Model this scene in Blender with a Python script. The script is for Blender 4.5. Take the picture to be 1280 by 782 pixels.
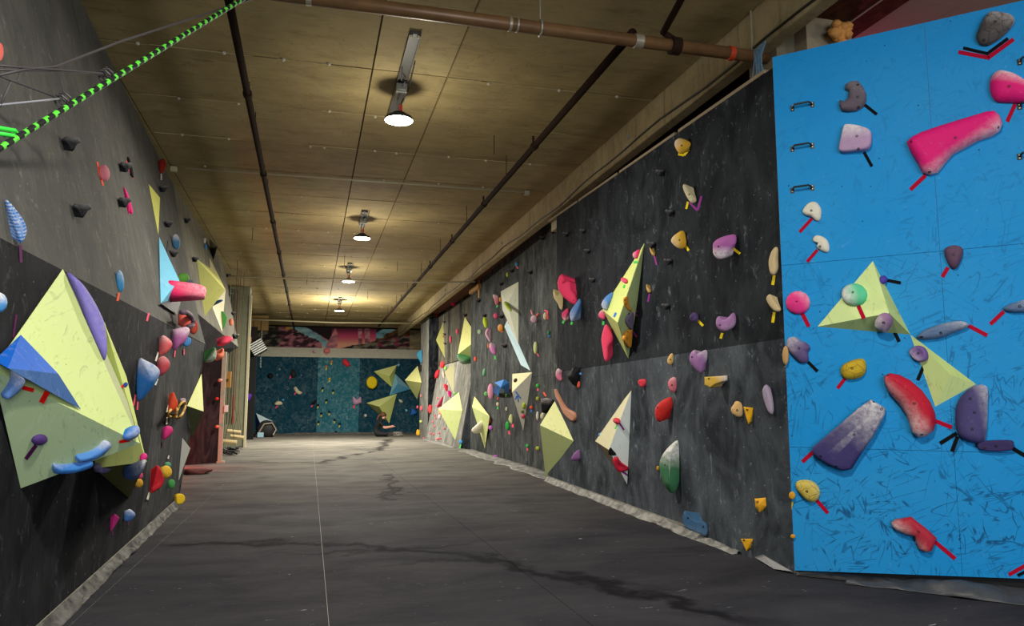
import bpy, bmesh, math, random
from mathutils import Vector, Matrix, noise
from mathutils.bvhtree import BVHTree
for o in list(bpy.data.objects): bpy.data.objects.remove(o)
SC = bpy.context.scene
COL = SC.collection
random.seed(7)
# ---------------- camera ----------------
F, CX, CY, EYE = 950.0, 640.0, 391.0, 1.4
PIT = math.atan((507-CY)/F); YAW = math.atan(253/math.hypot(F, 507-CY))
FW = Vector((math.sin(YAW)*math.cos(PIT), math.cos(YAW)*math.cos(PIT), math.sin(PIT)))
RT = Vector((math.cos(YAW), -math.sin(YAW), 0)); UP = RT.cross(FW)
CAM = Vector((0, 0, EYE))
cd = bpy.data.cameras.new('camera'); cam = bpy.data.objects.new('camera', cd); COL.objects.link(cam)
cd.sensor_width = 36; cd.lens = 36*F/1280; cd.clip_end = 200
R3 = Matrix((RT, UP, -FW)).transposed()
cam.matrix_world = Matrix.Translation(CAM) @ R3.to_4x4()
SC.camera = cam
# ---------------- world, exposure ----------------
w = bpy.data.worlds.new('world'); SC.world = w; w.use_nodes = True
w.node_tree.nodes['Background'].inputs[0].default_value = (0.80, 0.84, 0.95, 1)
w.node_tree.nodes['Background'].inputs[1].default_value = 0.40
SC.view_settings.view_transform = 'Standard'; SC.view_settings.look = 'None'
SC.view_settings.exposure = 0.0; SC.view_settings.gamma = 1.0; SC.view_settings.use_curve_mapping = False
def lamp(name, kind, loc, power, color=(1, 1, 1), size=.3, rot=(0, 0, 0), sy=None, shape='DISK', spread=None):
    d = bpy.data.lights.new(name, kind); d.energy = power; d.color = color
    if kind == 'AREA':
        d.shape = shape; d.size = size
        if sy: d.size_y = sy
        if spread: d.spread = spread
    elif kind == 'POINT': d.shadow_soft_size = size
    o = bpy.data.objects.new(name, d); COL.objects.link(o); o.location = loc; o.rotation_euler = rot
    return o
# cool fill light added behind the camera, no opening built there
lamp('rear_fill_light', 'AREA', (1.5, -7.5, 2.6), 680, (0.80, 0.88, 1.0), 6.5, (math.radians(90), 0, 0), 4.2, 'RECTANGLE')
LAMP_Y = [-4.9, 2.3, 9.5, 16.7, 22.8, 30.0, 36.5]
LAMP_POW = [220, 260, 240, 320, 440, 900, 260]
# ---------------- materials ----------------
def lin(c):
    return tuple(((v/255)/12.92 if v/255 <= .04045 else ((v/255+.055)/1.055)**2.4) for v in c)
MATS = {}
class NT:
    def __init__(s, name):
        s.m = bpy.data.materials.new(name); s.m.use_nodes = True
        s.t = s.m.node_tree; s.n = s.t.nodes; s.b = s.n['Principled BSDF']; s.k = s.t.links
    def node(s, typ, **kw):
        n = s.n.new(typ)
        for k, v in kw.items():
            if k.startswith('i'): n.inputs[int(k[1:])].default_value = v
            else: setattr(n, k, v)
        return n
    def coord(s, scale=(1, 1, 1), rot=(0, 0, 0), out='Object'):
        c = s.node('ShaderNodeTexCoord'); m = s.node('ShaderNodeMapping')
        m.inputs['Scale'].default_value = scale; m.inputs['Rotation'].default_value = rot
        s.k.new(c.outputs[out], m.inputs[0]); return m.outputs[0]
    def noise(s, vec, scale, detail=4, rough=.55, dist=0):
        n = s.node('ShaderNodeTexNoise'); n.inputs['Scale'].default_value = scale
        n.inputs['Detail'].default_value = detail; n.inputs['Roughness'].default_value = rough
        n.inputs['Distortion'].default_value = dist
        if vec: s.k.new(vec, n.inputs[0])
        return n.outputs[0]
    def ramp(s, src, a, b, lo=0., hi=1.):
        n = s.node('ShaderNodeMapRange'); n.inputs[1].default_value = a; n.inputs[2].default_value = b
        n.inputs[3].default_value = lo; n.inputs[4].default_value = hi; s.k.new(src, n.inputs[0]); return n.outputs[0]
    def math(s, op, a, b=None):
        n = s.node('ShaderNodeMath', operation=op)
        for i, v in enumerate((a, b)):
            if v is None: continue
            if isinstance(v, (int, float)): n.inputs[i].default_value = v
            else: s.k.new(v, n.inputs[i])
        return n.outputs[0]
    def mix(s, f, a, b):
        n = s.node('ShaderNodeMix', data_type='RGBA')
        for i, v in ((0, f), (6, a), (7, b)):
            if isinstance(v, (int, float)): n.inputs[i].default_value = v
            elif isinstance(v, tuple): n.inputs[i].default_value = (*v[:3], 1)
            else: s.k.new(v, n.inputs[i])
        return n.outputs[2]
    def done(s, col=None, rough=.7, bump=None, bs=.3, bd=.01, spec=.4):
        if col is not None:
            if isinstance(col, tuple): s.b.inputs['Base Color'].default_value = (*col[:3], 1)
            else: s.k.new(col, s.b.inputs['Base Color'])
        if isinstance(rough, (int, float)): s.b.inputs['Roughness'].default_value = rough
        else: s.k.new(rough, s.b.inputs['Roughness'])
        s.b.inputs['Specular IOR Level'].default_value = spec
        if bump is not None:
            n = s.node('ShaderNodeBump'); n.inputs['Strength'].default_value = bs; n.inputs['Distance'].default_value = bd
            s.k.new(bump, n.inputs['Height']); s.k.new(n.outputs[0], s.b.inputs['Normal'])
        return s.m
def paint_mat(name, base, dust, streak=.5, speck=.5, smear=.5, rough=.75, zstretch=.18, cloud=0):
    """chalky painted plywood: vertical dust streaks, specks, smears"""
    t = NT(name); base = lin(base); dust = lin(dust)
    v = t.coord((3.0, 3.0, 3.0*max(.3, zstretch*1.6))); st = t.noise(v, 1.7, 4, .5, 1.2)
    big = t.noise(t.coord((.5, .5, .4)), 1.3, 4, .6)
    a = t.math('MULTIPLY', t.ramp(st, .42, .78, 0, streak), t.ramp(big, .35, .62, .15, 1))
    sc1 = t.noise(t.coord((9, 9, 1.6), (.25, .15, 0)), 1.6, 5, .6, .6); sc2 = t.noise(t.coord((1, 1, 1)), 1.1, 3, .6)
    a = t.math('MAXIMUM', a, t.math('MULTIPLY', t.ramp(sc1, .66, .74, 0, smear), t.ramp(sc2, .42, .58, 0, 1)))
    sm = t.noise(t.coord((2.2, 2.2, 1.3)), 1.9, 8, .72, 1.6)
    b = t.ramp(sm, .60, .76, 0, smear)
    vo = t.node('ShaderNodeTexVoronoi'); vo.inputs['Scale'].default_value = 9
    t.k.new(t.coord((1, 1, 1)), vo.inputs[0])
    c = t.ramp(vo.outputs['Distance'], .035, .075, speck, 0)
    if cloud:
        cl = t.noise(t.coord((1, 1, .8)), 1.5, 7, .62, .8); a = t.math('ADD', a, t.ramp(cl, .38, .72, 0, cloud))
        cs = t.noise(t.coord((1, 1, 1)), 6.5, 6, .75, .5); a = t.math('ADD', a, t.ramp(cs, .60, .72, 0, smear*.6))
    f = t.math('MINIMUM', t.math('ADD', t.math('ADD', a, b), c), .85)
    fine = t.noise(t.coord((1, 1, 1)), 38, 4, .6)
    col = t.mix(f, base, dust)
    col = t.mix(t.ramp(fine, .3, .7, 0, .25), col, tuple(x*.55 for x in base))
    hsum = t.math('ADD', fine, t.math('MULTIPLY', st, .15))
    m = t.done(col, max(rough, .82), hsum, .25, .006, .04); MATS[name] = m; return m
def plain(name, c, rough=.6, metal=0, nz=.0, nscale=20, spec=.4, c2=None):
    if name in MATS: return MATS[name]
    t = NT(name); c = lin(c)
    t.b.inputs['Metallic'].default_value = metal
    if nz:
        n = t.noise(t.coord(), nscale, 5, .65)
        col = t.mix(t.ramp(n, .35, .7, 0, nz), c, lin(c2) if c2 else tuple(x*.4 for x in c))
        m = t.done(col, rough, n, .2, .004, spec)
    else: m = t.done(c, rough, spec=spec)
    MATS[name] = m; return m
def hold_mat(c, rough=.62, crack=False):
    """textured polyurethane: colour, rubbed chalk from the vertex attribute plus blotches"""
    key = 'resin_%d_%d_%d' % c + ('_cracked' if crack else '')
    if key in MATS: return MATS[key]
    t = NT(key); base = lin(c)
    at = t.node('ShaderNodeAttribute', attribute_name='chalk')
    n = t.noise(t.coord(), 22, 6, .7); n2 = t.noise(t.coord(), 190, 3, .6)
    f = t.math('MULTIPLY', at.outputs['Fac'], t.ramp(n, .32, .58, .25, 1.0))
    f = t.math('ADD', f, t.ramp(n, .60, .85, 0, .22))
    col = t.mix(t.math('MINIMUM', f, .9), base, lin((232, 226, 224)))
    col = t.mix(t.ramp(n2, .3, .6, .30, 0), col, tuple(x*.45 for x in base))
    hh = t.math('ADD', n2, t.math('MULTIPLY', n, 2.))
    if crack:
        vo = t.node('ShaderNodeTexVoronoi', feature='DISTANCE_TO_EDGE'); vo.inputs['Scale'].default_value = 11
        wv = t.node('ShaderNodeTexNoise'); wv.inputs['Scale'].default_value = 9; ad = t.node('ShaderNodeVectorMath', operation='ADD'); sc_ = t.node('ShaderNodeVectorMath', operation='SCALE'); sc_.inputs[3].default_value = .09
        t.k.new(t.coord(), wv.inputs[0]); t.k.new(wv.outputs[1], sc_.inputs[0]); t.k.new(t.coord(), ad.inputs[0]); t.k.new(sc_.outputs[0], ad.inputs[1]); t.k.new(ad.outputs[0], vo.inputs[0])
        e_ = t.ramp(vo.outputs['Distance'], .0, .045, 0, 1); hh = t.math('ADD', hh, t.math('MULTIPLY', e_, 2.5))
        col = t.mix(t.ramp(vo.outputs['Distance'], .0, .03, .7, 0), col, tuple(x*.22 for x in base))
    m = t.done(col, rough, hh, .4, .006, .18)
    MATS[key] = m; return m
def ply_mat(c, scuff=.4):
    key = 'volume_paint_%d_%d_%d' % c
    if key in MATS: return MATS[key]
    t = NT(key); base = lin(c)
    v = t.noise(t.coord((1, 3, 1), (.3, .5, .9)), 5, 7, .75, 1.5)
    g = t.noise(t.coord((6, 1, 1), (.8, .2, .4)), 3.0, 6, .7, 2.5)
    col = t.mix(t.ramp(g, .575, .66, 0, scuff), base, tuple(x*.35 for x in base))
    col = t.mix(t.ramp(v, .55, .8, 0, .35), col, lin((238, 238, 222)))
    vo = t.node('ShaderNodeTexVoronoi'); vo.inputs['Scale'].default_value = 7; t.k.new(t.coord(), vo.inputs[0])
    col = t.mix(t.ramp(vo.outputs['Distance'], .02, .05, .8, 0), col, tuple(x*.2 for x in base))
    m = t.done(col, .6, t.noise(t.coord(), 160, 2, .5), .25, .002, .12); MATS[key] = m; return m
def emis(name, c, s):
    t = NT(name); t.b.inputs['Base Color'].default_value = (0, 0, 0, 1)
    t.b.inputs['Emission Color'].default_value = (*c, 1); t.b.inputs['Emission Strength'].default_value = s
    MATS[name] = t.m; return t.m
# ---------------- object helpers ----------------
def link(o, parent=None):
    COL.objects.link(o)
    if parent is not None: o.parent = parent
    return o
def meshobj(name, verts, faces, mat, parent=None, loc=None, rot=None, smooth=False, label=None, cat=None, group=None, kind=None, mats=None, midx=None):
    me = bpy.data.meshes.new(name); me.from_pydata([tuple(v) for v in verts], [], faces)
    for m in (mats or [mat]): me.materials.append(m)
    if midx:
        for p, i in zip(me.polygons, midx): p.material_index = i
    if smooth:
        for p in me.polygons: p.use_smooth = True
    me.update()
    o = bpy.data.objects.new(name, me); link(o, parent)
    if loc is not None: o.location = loc
    if rot is not None: o.rotation_euler = rot
    tag(o, label, cat, group, kind); return o
def tag(o, label=None, cat=None, group=None, kind=None):
    for k, v in (('label', label), ('category', cat), ('group', group), ('kind', kind)):
        if v: o[k] = v
    return o
def empty(name, loc=(0, 0, 0), label=None, cat=None, group=None, kind=None, parent=None):
    o = bpy.data.objects.new(name, None); o.empty_display_size = .1; link(o, parent); o.location = loc
    return tag(o, label, cat, group, kind)
class MB:
    def __init__(s): s.v = []; s.f = []; s.mi = []
    def add(s, vs, fs, mi=0):
        k = len(s.v); s.v += [Vector(v) for v in vs]; s.f += [tuple(i+k for i in f) for f in fs]; s.mi += [mi]*len(fs)
    def box(s, a, b, mi=0, M=None):
        x0, y0, z0 = a; x1, y1, z1 = b
        vs = [Vector(p) for p in ((x0,y0,z0),(x1,y0,z0),(x1,y1,z0),(x0,y1,z0),(x0,y0,z1),(x1,y0,z1),(x1,y1,z1),(x0,y1,z1))]
        if M: vs = [M @ v for v in vs]
        s.add(vs, [(0,3,2,1),(4,5,6,7),(0,1,5,4),(1,2,6,5),(2,3,7,6),(3,0,4,7)], mi)
    def tube(s, pts, r, n=8, mi=0, cap=True, rr=None):
        pts = [Vector(p) for p in pts]; base = len(s.v); ring = []
        prev = None
        for i, p in enumerate(pts):
            d = (pts[min(i+1, len(pts)-1)]-pts[max(i-1, 0)]).normalized()
            x = d.cross(Vector((0, 0, 1)))
            if x.length < .05: x = d.cross(Vector((0, 1, 0)))
            x.normalize()
            if prev is not None:
                y = prev - d*prev.dot(d)
                if y.length > .1: x = y.normalized()
            prev = x; y = d.cross(x); rad = rr[i] if rr else r
            ring.append([p + (x*math.cos(2*math.pi*k/n)+y*math.sin(2*math.pi*k/n))*rad for k in range(n)])
        vs = [v for q in ring for v in q]; fs = []
        for i in range(len(pts)-1):
            for k in range(n):
                fs.append((i*n+k, i*n+(k+1) % n, (i+1)*n+(k+1) % n, (i+1)*n+k))
        if cap: fs.append(tuple(reversed(range(n)))); fs.append(tuple((len(pts)-1)*n+k for k in range(n)))
        s.add(vs, fs, mi)
    def lathe(s, prof, c, axis='Z', n=20, mi=0, M=None):
        vs = []; fs = []
        for r, h in prof:
            for k in range(n):
                a = 2*math.pi*k/n
                p = Vector((r*math.cos(a), r*math.sin(a), h))
                if M: p = M @ p
                vs.append(p + Vector(c))
        for i in range(len(prof)-1):
            for k in range(n): fs.append((i*n+k, i*n+(k+1) % n, (i+1)*n+(k+1) % n, (i+1)*n+k))
        fs.append(tuple(reversed(range(n)))); fs.append(tuple((len(prof)-1)*n+k for k in range(n)))
        s.add(vs, fs, mi)
    def build(s, name, mat, parent=None, origin=None, smooth=False, mats=None, **kw):
        o0 = Vector(origin) if origin is not None else Vector((0, 0, 0))
        o = meshobj(name, [v-o0 for v in s.v], s.f, mat, parent, loc=o0 if parent is None else None, smooth=smooth, mats=mats, midx=s.mi if mats else None, **kw)
        return o
def prism(poly, nrm, th, front=0.0):
    """closed slab: 3D polygon, pushed back by th against nrm"""
    n = len(poly); a = [Vector(p)+nrm*front for p in poly]; b = [p-nrm*th for p in a]
    if (a[1]-a[0]).cross(a[2]-a[1]).dot(nrm) < 0: a.reverse(); b.reverse()
    fs = [tuple(range(n)), tuple(reversed(range(n, 2*n)))]
    for i in range(n): j = (i+1) % n; fs.append((i, i+n, j+n, j))
    return a+b, fs
# ---------------- photo rays and wall frames ----------------
def ray(x, y): return FW*F + RT*(x-CX) + UP*(CY-y)
class Frame:
    """a flat wall face: origin, u along, v up, n into the room"""
    def __init__(s, o, u, v, root=None, tilt=0.0):
        s.o = Vector(o); s.u = Vector(u).normalized(); s.n = s.u.cross(Vector(v)).normalized()
        if s.n.dot(CAM-s.o) < 0: s.n = -s.n
        s.v = s.n.cross(s.u)
        if s.v.z < 0: s.u = -s.u; s.v = s.n.cross(s.u)
        s.root = root; s.tilt = tilt
    def hit(s, x, y, off=0.0):
        d = ray(x, y); t = ((s.o + s.n*off - CAM).dot(s.n))/d.dot(s.n); return CAM + d*t
    def R(s): return Matrix((s.u, s.v, s.n)).transposed()
def frame3(a, b, c, root=None, tilt=0.0):
    a, b, c = Vector(a), Vector(b), Vector(c); return Frame(a, b-a, c-a, root, tilt)
def pts(s):
    if isinstance(s, str): return [tuple(float(q) for q in p.split(',')) for p in s.split()]
    return list(s)
def E(cx, cy, rx, ry, ang=0, n=14):
    a = math.radians(ang); r = []
    for k in range(n):
        t = 2*math.pi*k/n; x = rx*math.cos(t); y = ry*math.sin(t)
        r.append((cx+x*math.cos(a)-y*math.sin(a), cy+x*math.sin(a)+y*math.cos(a)))
    return r
def crom(P, per=3):
    n = len(P); out = []
    for i in range(n):
        p0, p1, p2, p3 = P[i-1], P[i], P[(i+1) % n], P[(i+2) % n]
        for k in range(per):
            t = k/per
            out.append(tuple(.5*((2*p1[j]) + (-p0[j]+p2[j])*t + (2*p0[j]-5*p1[j]+4*p2[j]-p3[j])*t*t + (-p0[j]+3*p1[j]-3*p2[j]+p3[j])*t**3) for j in (0, 1)))
    return out
def nearest(p, sp):
    if len(sp) == 1: return sp[0]
    best = None
    for a, b in zip(sp[:-1], sp[1:]):
        ab = b-a; t = max(0, min(1, (p-a).dot(ab)/max(ab.dot(ab), 1e-9))); q = a+ab*t
        if best is None or (q-p).length < (best-p).length: best = q
    return best
BOLT = plain('bolt_steel', (38, 36, 36), .45, .6)
PROF = {'round': [(1.0, .18), (.95, .42), (.84, .66), (.66, .85), (.4, .97), (.16, 1.0)],
        'flat':  [(1.0, .25), (.98, .72), (.93, .90), (.82, .99), (.5, 1.0), (.2, 1.0)],
        'peak':  [(1.0, .12), (.9, .30), (.72, .52), (.5, .74), (.28, .92), (.1, 1.0)],
        'dish':  [(1.0, .25), (.96, .65), (.86, .92), (.72, 1.0), (.45, .86), (.18, .78)]}
HOLDS = []
def hold(fr, P, col, label, k=.42, prof='round', spine=None, bolts=None, chalk=(0, 0, 0), lump=.14, shift=(0, 0), sharp=False,
         name='climbing_hold', group=None, cat='climbing hold', tilt=None, per=None, t=None, cols=None, nb=None, crack=False, stripes=None):
    """resin hold: outline (photo px) cast on a plane that stands out of the wall, domed, skirted back to the wall"""
    P = pts(P); small = (max(p[0] for p in P)-min(p[0] for p in P)) < 9
    tl = fr.tilt if tilt is None else tilt
    if not sharp and len(P) < 14: P = crom(P, per or (2 if small else 3))
    elif sharp:
        Q = []
        for i in range(len(P)):
            a, b = P[i], P[(i+1) % len(P)]
            Q += [a, ((2*a[0]+b[0])/3, (2*a[1]+b[1])/3), ((a[0]+2*b[0])/3, (a[1]+2*b[1])/3)]
        P = Q
    cxp = sum(p[0] for p in P)/len(P); cyp = sum(p[1] for p in P)/len(P)
    if tl:
        cc = fr.hit(cxp, cyp); vh = CAM-cc; vh.z = 0; vh.normalize(); nh = fr.n.copy(); nh.z = 0; nh.normalize()
        tl = min(56, .64*math.degrees(math.acos(max(-1, min(1, nh.dot(vh)))))); k = k*.7
        away = fr.u if fr.u.y > 0 else -fr.u
        nn = (fr.n*math.cos(math.radians(tl)) - away*math.sin(math.radians(tl))).normalized()
        far = max(P, key=lambda p: abs(p[0]-387))
        q0 = fr.hit(far[0], far[1], .004)
    else:
        nn = fr.n; q0 = fr.o + fr.n*.004
    def cast(x, y, off=0.0):
        d = ray(x, y); return CAM + d*((q0+nn*off-CAM).dot(nn)/d.dot(nn))
    ring = [cast(x, y) for x, y in P]
    c = sum(ring, Vector())/len(ring)
    area = abs(sum(((ring[i]-c).cross(ring[(i+1) % len(ring)]-c)).dot(nn) for i in range(len(ring))))/2
    T = t if t is not None else k*math.sqrt(area)
    off0 = .18*T if not tl else 0
    ring = [cast(x, y, off0) for x, y in P]; c = sum(ring, Vector())/len(ring)
    sp = [cast(x, y, off0) for x, y in (pts(spine) if spine else [(cxp+shift[0], cyp+shift[1])])]
    org = c - fr.n*((c-fr.o).dot(fr.n)); Rt = fr.R().transposed()
    V = []; fs = []; n = len(ring)
    base = []
    for p in ring:
        h = (p-fr.o).dot(fr.n); q = p - fr.n*h
        base.append(q + (org-q)*(.28 if tl else .03))
    rings = [base]
    pf = PROF[prof]
    if (max(p[0] for p in P)-min(p[0] for p in P)) > 24:
        pf = [q for i_, q in enumerate(pf) for q in ([q] if i_ == len(pf)-1 else [q, ((q[0]+pf[i_+1][0])/2, (q[1]+pf[i_+1][1])/2+.006)])]
    for s_, h_ in pf:
        rg = []
        for p in ring:
            q = nearest(p, sp); a = q + (p-q)*s_ + nn*(T*(h_-.18))
            if lump: a += nn*(T*lump*noise.noise(a*(2.2/max(.03, math.sqrt(area))))*(1-s_*.6))
            rg.append(a)
        rings.append(rg)
    for rg in rings: V += rg
    for i in range(len(rings)-1):
        for j in range(n): fs.append((i*n+j, i*n+(j+1) % n, (i+1)*n+(j+1) % n, (i+1)*n+j))
    L = len(rings)-1
    if len(sp) == 1:
        V.append(sp[0]+nn*(T*.82*(1 if prof != 'dish' else .75))); ci = len(V)-1
        for j in range(n): fs.append((L*n+j, L*n+(j+1) % n, ci))
    else:
        V.append(sum(rings[-1], Vector())/n); fs.append(tuple(L*n+j for j in range(n)))
    # orientation
    nr = (ring[1]-c).cross(ring[2]-c)
    tot = sum(((ring[i]-c).cross(ring[(i+1) % n]-c)).dot(nn) for i in range(n))
    if tot < 0: fs = [tuple(reversed(f)) for f in fs]
    lv = [Rt @ (v-org) for v in V]
    o = meshobj(name, lv, fs, hold_mat(col, crack=crack), smooth=prof != 'peak' or not sharp, label=label, cat=cat, group=group)
    o.matrix_world = Matrix.Translation(org) @ fr.R().to_4x4()
    at = o.data.attributes.new('chalk', 'FLOAT', 'POINT')
    sz = max((v-c).length for v in ring)
    dx, dy, am = chalk
    for i, v in enumerate(V):
        d = v-c; val = (d.dot(RT)*dx - d.dot(UP)*dy)/sz if (dx or dy) else .5
        if stripes: val = val*.5 + (.75 if math.sin(stripes*(d.z+.55*d.dot(fr.u)*(1 if fr.u.y > 0 else -1)*-1)/sz) > 0 else -.6)
        at.data[i].value = max(0, min(1.2, am*(val*1.55 if (dx or dy) else .35)))
    bl = bolts if bolts is not None else ([(cxp, cyp)] if (max(p[0] for p in P)-min(p[0] for p in P)) > 7 and nb != 0 else [])
    if bl:
        bv = BVHTree.FromPolygons([tuple(v) for v in V], fs)
        for b in bl:
            d = ray(*b).normalized(); hl = bv.ray_cast(CAM, d)
            if hl[0] is None: continue
            nm = hl[1] if hl[1].dot(d) < 0 else -hl[1]
            r = min(.011, .13*math.sqrt(area)); m = MB()
            z = nm; x = z.orthogonal().normalized(); y = z.cross(x); M = Matrix((x, y, z)).transposed()
            m.lathe([(r, -.008), (r, .0012), (r*.75, .002), (r*.45, .002), (r*.42, -.002), (.001, -.002)], hl[0], n=8, M=M)
            m.v = [Rt @ (v-org) for v in m.v]
            m.build('bolt', BOLT, o)
    HOLDS.append((o, cxp, cyp)); return o
TAPE = {'red': (168, 10, 44), 'black': (14, 14, 16), 'yellow': (232, 205, 20), 'purple': (140, 50, 140), 'green': (60, 200, 80), 'blue': (50, 120, 215), 'orange': (240, 90, 50), 'pink': (235, 80, 110), 'brightred': (230, 25, 22), 'plum': (90, 28, 80), 'white': (225, 220, 205)}
def tape(fr, x1, y1, x2, y2, col, wpx=4, th=.0022, off=0.0012):
    d = Vector((x2-x1, y2-y1)); d.normalize(); q = Vector((-d.y, d.x))*wpx/2
    P = [fr.hit(x1+q.x, y1+q.y, off), fr.hit(x2+q.x, y2+q.y, off), fr.hit(x2-q.x, y2-q.y, off), fr.hit(x1-q.x, y1-q.y, off)]
    vs, fs = prism(P, fr.n, th, th)
    return meshobj('tape_strip', vs, fs, plain('tape_'+col, TAPE[col], .75, spec=.08), fr.root)
def tapes(fr, s, col, wpx=4):
    for seg in s.split(';'):
        tape(fr, *[float(v) for v in seg.replace('-', ' ').replace(',', ' ').split()], col, wpx)
def volume(fr, P, faces, cols, label, th=.018, group=None, name='climbing_volume', cat='climbing volume', auto=None):
    """hollow plywood volume: vertices (px, py, height off wall), one board per facet"""
    W = []
    for p in P:
        if len(p) == 3 and p[2] == 'auto': W.append(None)
        else: W.append(fr.hit(p[0], p[1], p[2]) if len(p) == 3 else fr.hit(p[0], p[1], .003))
    if None in W:
        ub = [(w-fr.o).dot(fr.u) for w in W if w is not None]; um = (min(ub)+max(ub))/2
        for i, w in enumerate(W):
            if w is None:
                lo, hi = .03, 1.0; f = lambda h: (fr.hit(P[i][0], P[i][1], h)-fr.o).dot(fr.u)-um
                if f(lo)*f(hi) > 0: W[i] = fr.hit(P[i][0], P[i][1], .3 if abs(f(.3)) < 3 else hi)
                else:
                    for _ in range(30):
                        mid = (lo+hi)/2
                        if f(lo)*f(mid) <= 0: hi = mid
                        else: lo = mid
                    W[i] = fr.hit(P[i][0], P[i][1], lo)
    c = sum(W, Vector())/len(W); org = c - fr.n*((c-fr.o).dot(fr.n))
    root = empty(name, org, label, cat, group); inner = org + fr.n*.01
    fro = []
    for fi, f in enumerate(faces):
        poly = [W[i] for i in f]; nr = (poly[1]-poly[0]).cross(poly[2]-poly[0]).normalized()
        fc = sum(poly, Vector())/len(poly)
        if nr.dot(fc-(org - fr.n*.05)) < 0: nr = -nr
        t_ = th
        vs, fs = prism(poly, nr, t_)
        # keep the back of each board inside the volume
        nv = len(poly)
        for i in range(nv, 2*nv): vs[i] = vs[i-nv] + (vs[i]-vs[i-nv]).lerp((inner-vs[i-nv]).normalized()*t_, .5)
        col = cols[fi % len(cols)]  # lower facets often take a darker copy of the paint, as shade
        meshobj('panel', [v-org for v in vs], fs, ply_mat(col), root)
        g = Frame(poly[0], (poly[1]-poly[0]), (poly[2]-poly[0]), root=None)
        g.n = nr; g.v = g.n.cross(g.u)
        g.org = org; g.parent_root = root; fro.append(g)
    # unseen base frame on the wall side keeps it closed
    root['facets'] = len(faces)
    return root, fro
def ftape(g, x1, y1, x2, y2, col, wpx=4):
    o = tape(g, x1, y1, x2, y2, col, wpx); o.parent = g.parent_root; o.location = -g.org
    return o
# ================= structure =================
WB = paint_mat('black_wall_paint', (22, 25, 30), (140, 150, 160), .07, .9, .6, cloud=.10)
WBL = paint_mat('black_wall_paint_dusty', (40, 45, 52), (156, 166, 176), .12, .8, .7, cloud=.30)
WML = paint_mat('black_wall_paint_worn', (42, 45, 46), (160, 166, 162), .25, .7, .65, zstretch=.2, cloud=.22)
WFAR = paint_mat('lit_grey_dusted_paint', (112, 112, 106), (214, 212, 202), .8, .3, .6, zstretch=.12)  # grey base paints in a brightly lit slab; streaks are dust
WCOL = paint_mat('column_paint', (22, 24, 28), (150, 158, 165), .3, .5, .6)
WLU = paint_mat('grey_wall_paint', (84, 84, 82), (158, 152, 142), .15, .9, .7, zstretch=.35, cloud=.18)
WLL = paint_mat('charcoal_wall_paint', (30, 30, 33), (130, 132, 138), .08, .8, .5, zstretch=.3, cloud=.08)
WLL2 = paint_mat('charcoal_wall_paint_dusty', (46, 47, 49), (140, 140, 140), .25, .6, .5, zstretch=.25, cloud=.15)
WT = paint_mat('teal_wall_paint', (20, 62, 80), (180, 205, 210), .2, .9, .8, zstretch=.6)
WT2 = paint_mat('teal_wall_paint_lit_chalked', (40, 104, 120), (190, 215, 218), .4, .95, .95, zstretch=.6)  # brighter base paints in the lit centre, beside real chalk
WTL = paint_mat('lit_ledge_paint', (214, 212, 194), (244, 236, 214), .8, .4, .9, zstretch=.5)  # pale base paints in light caught by the slope, along with chalk
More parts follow.
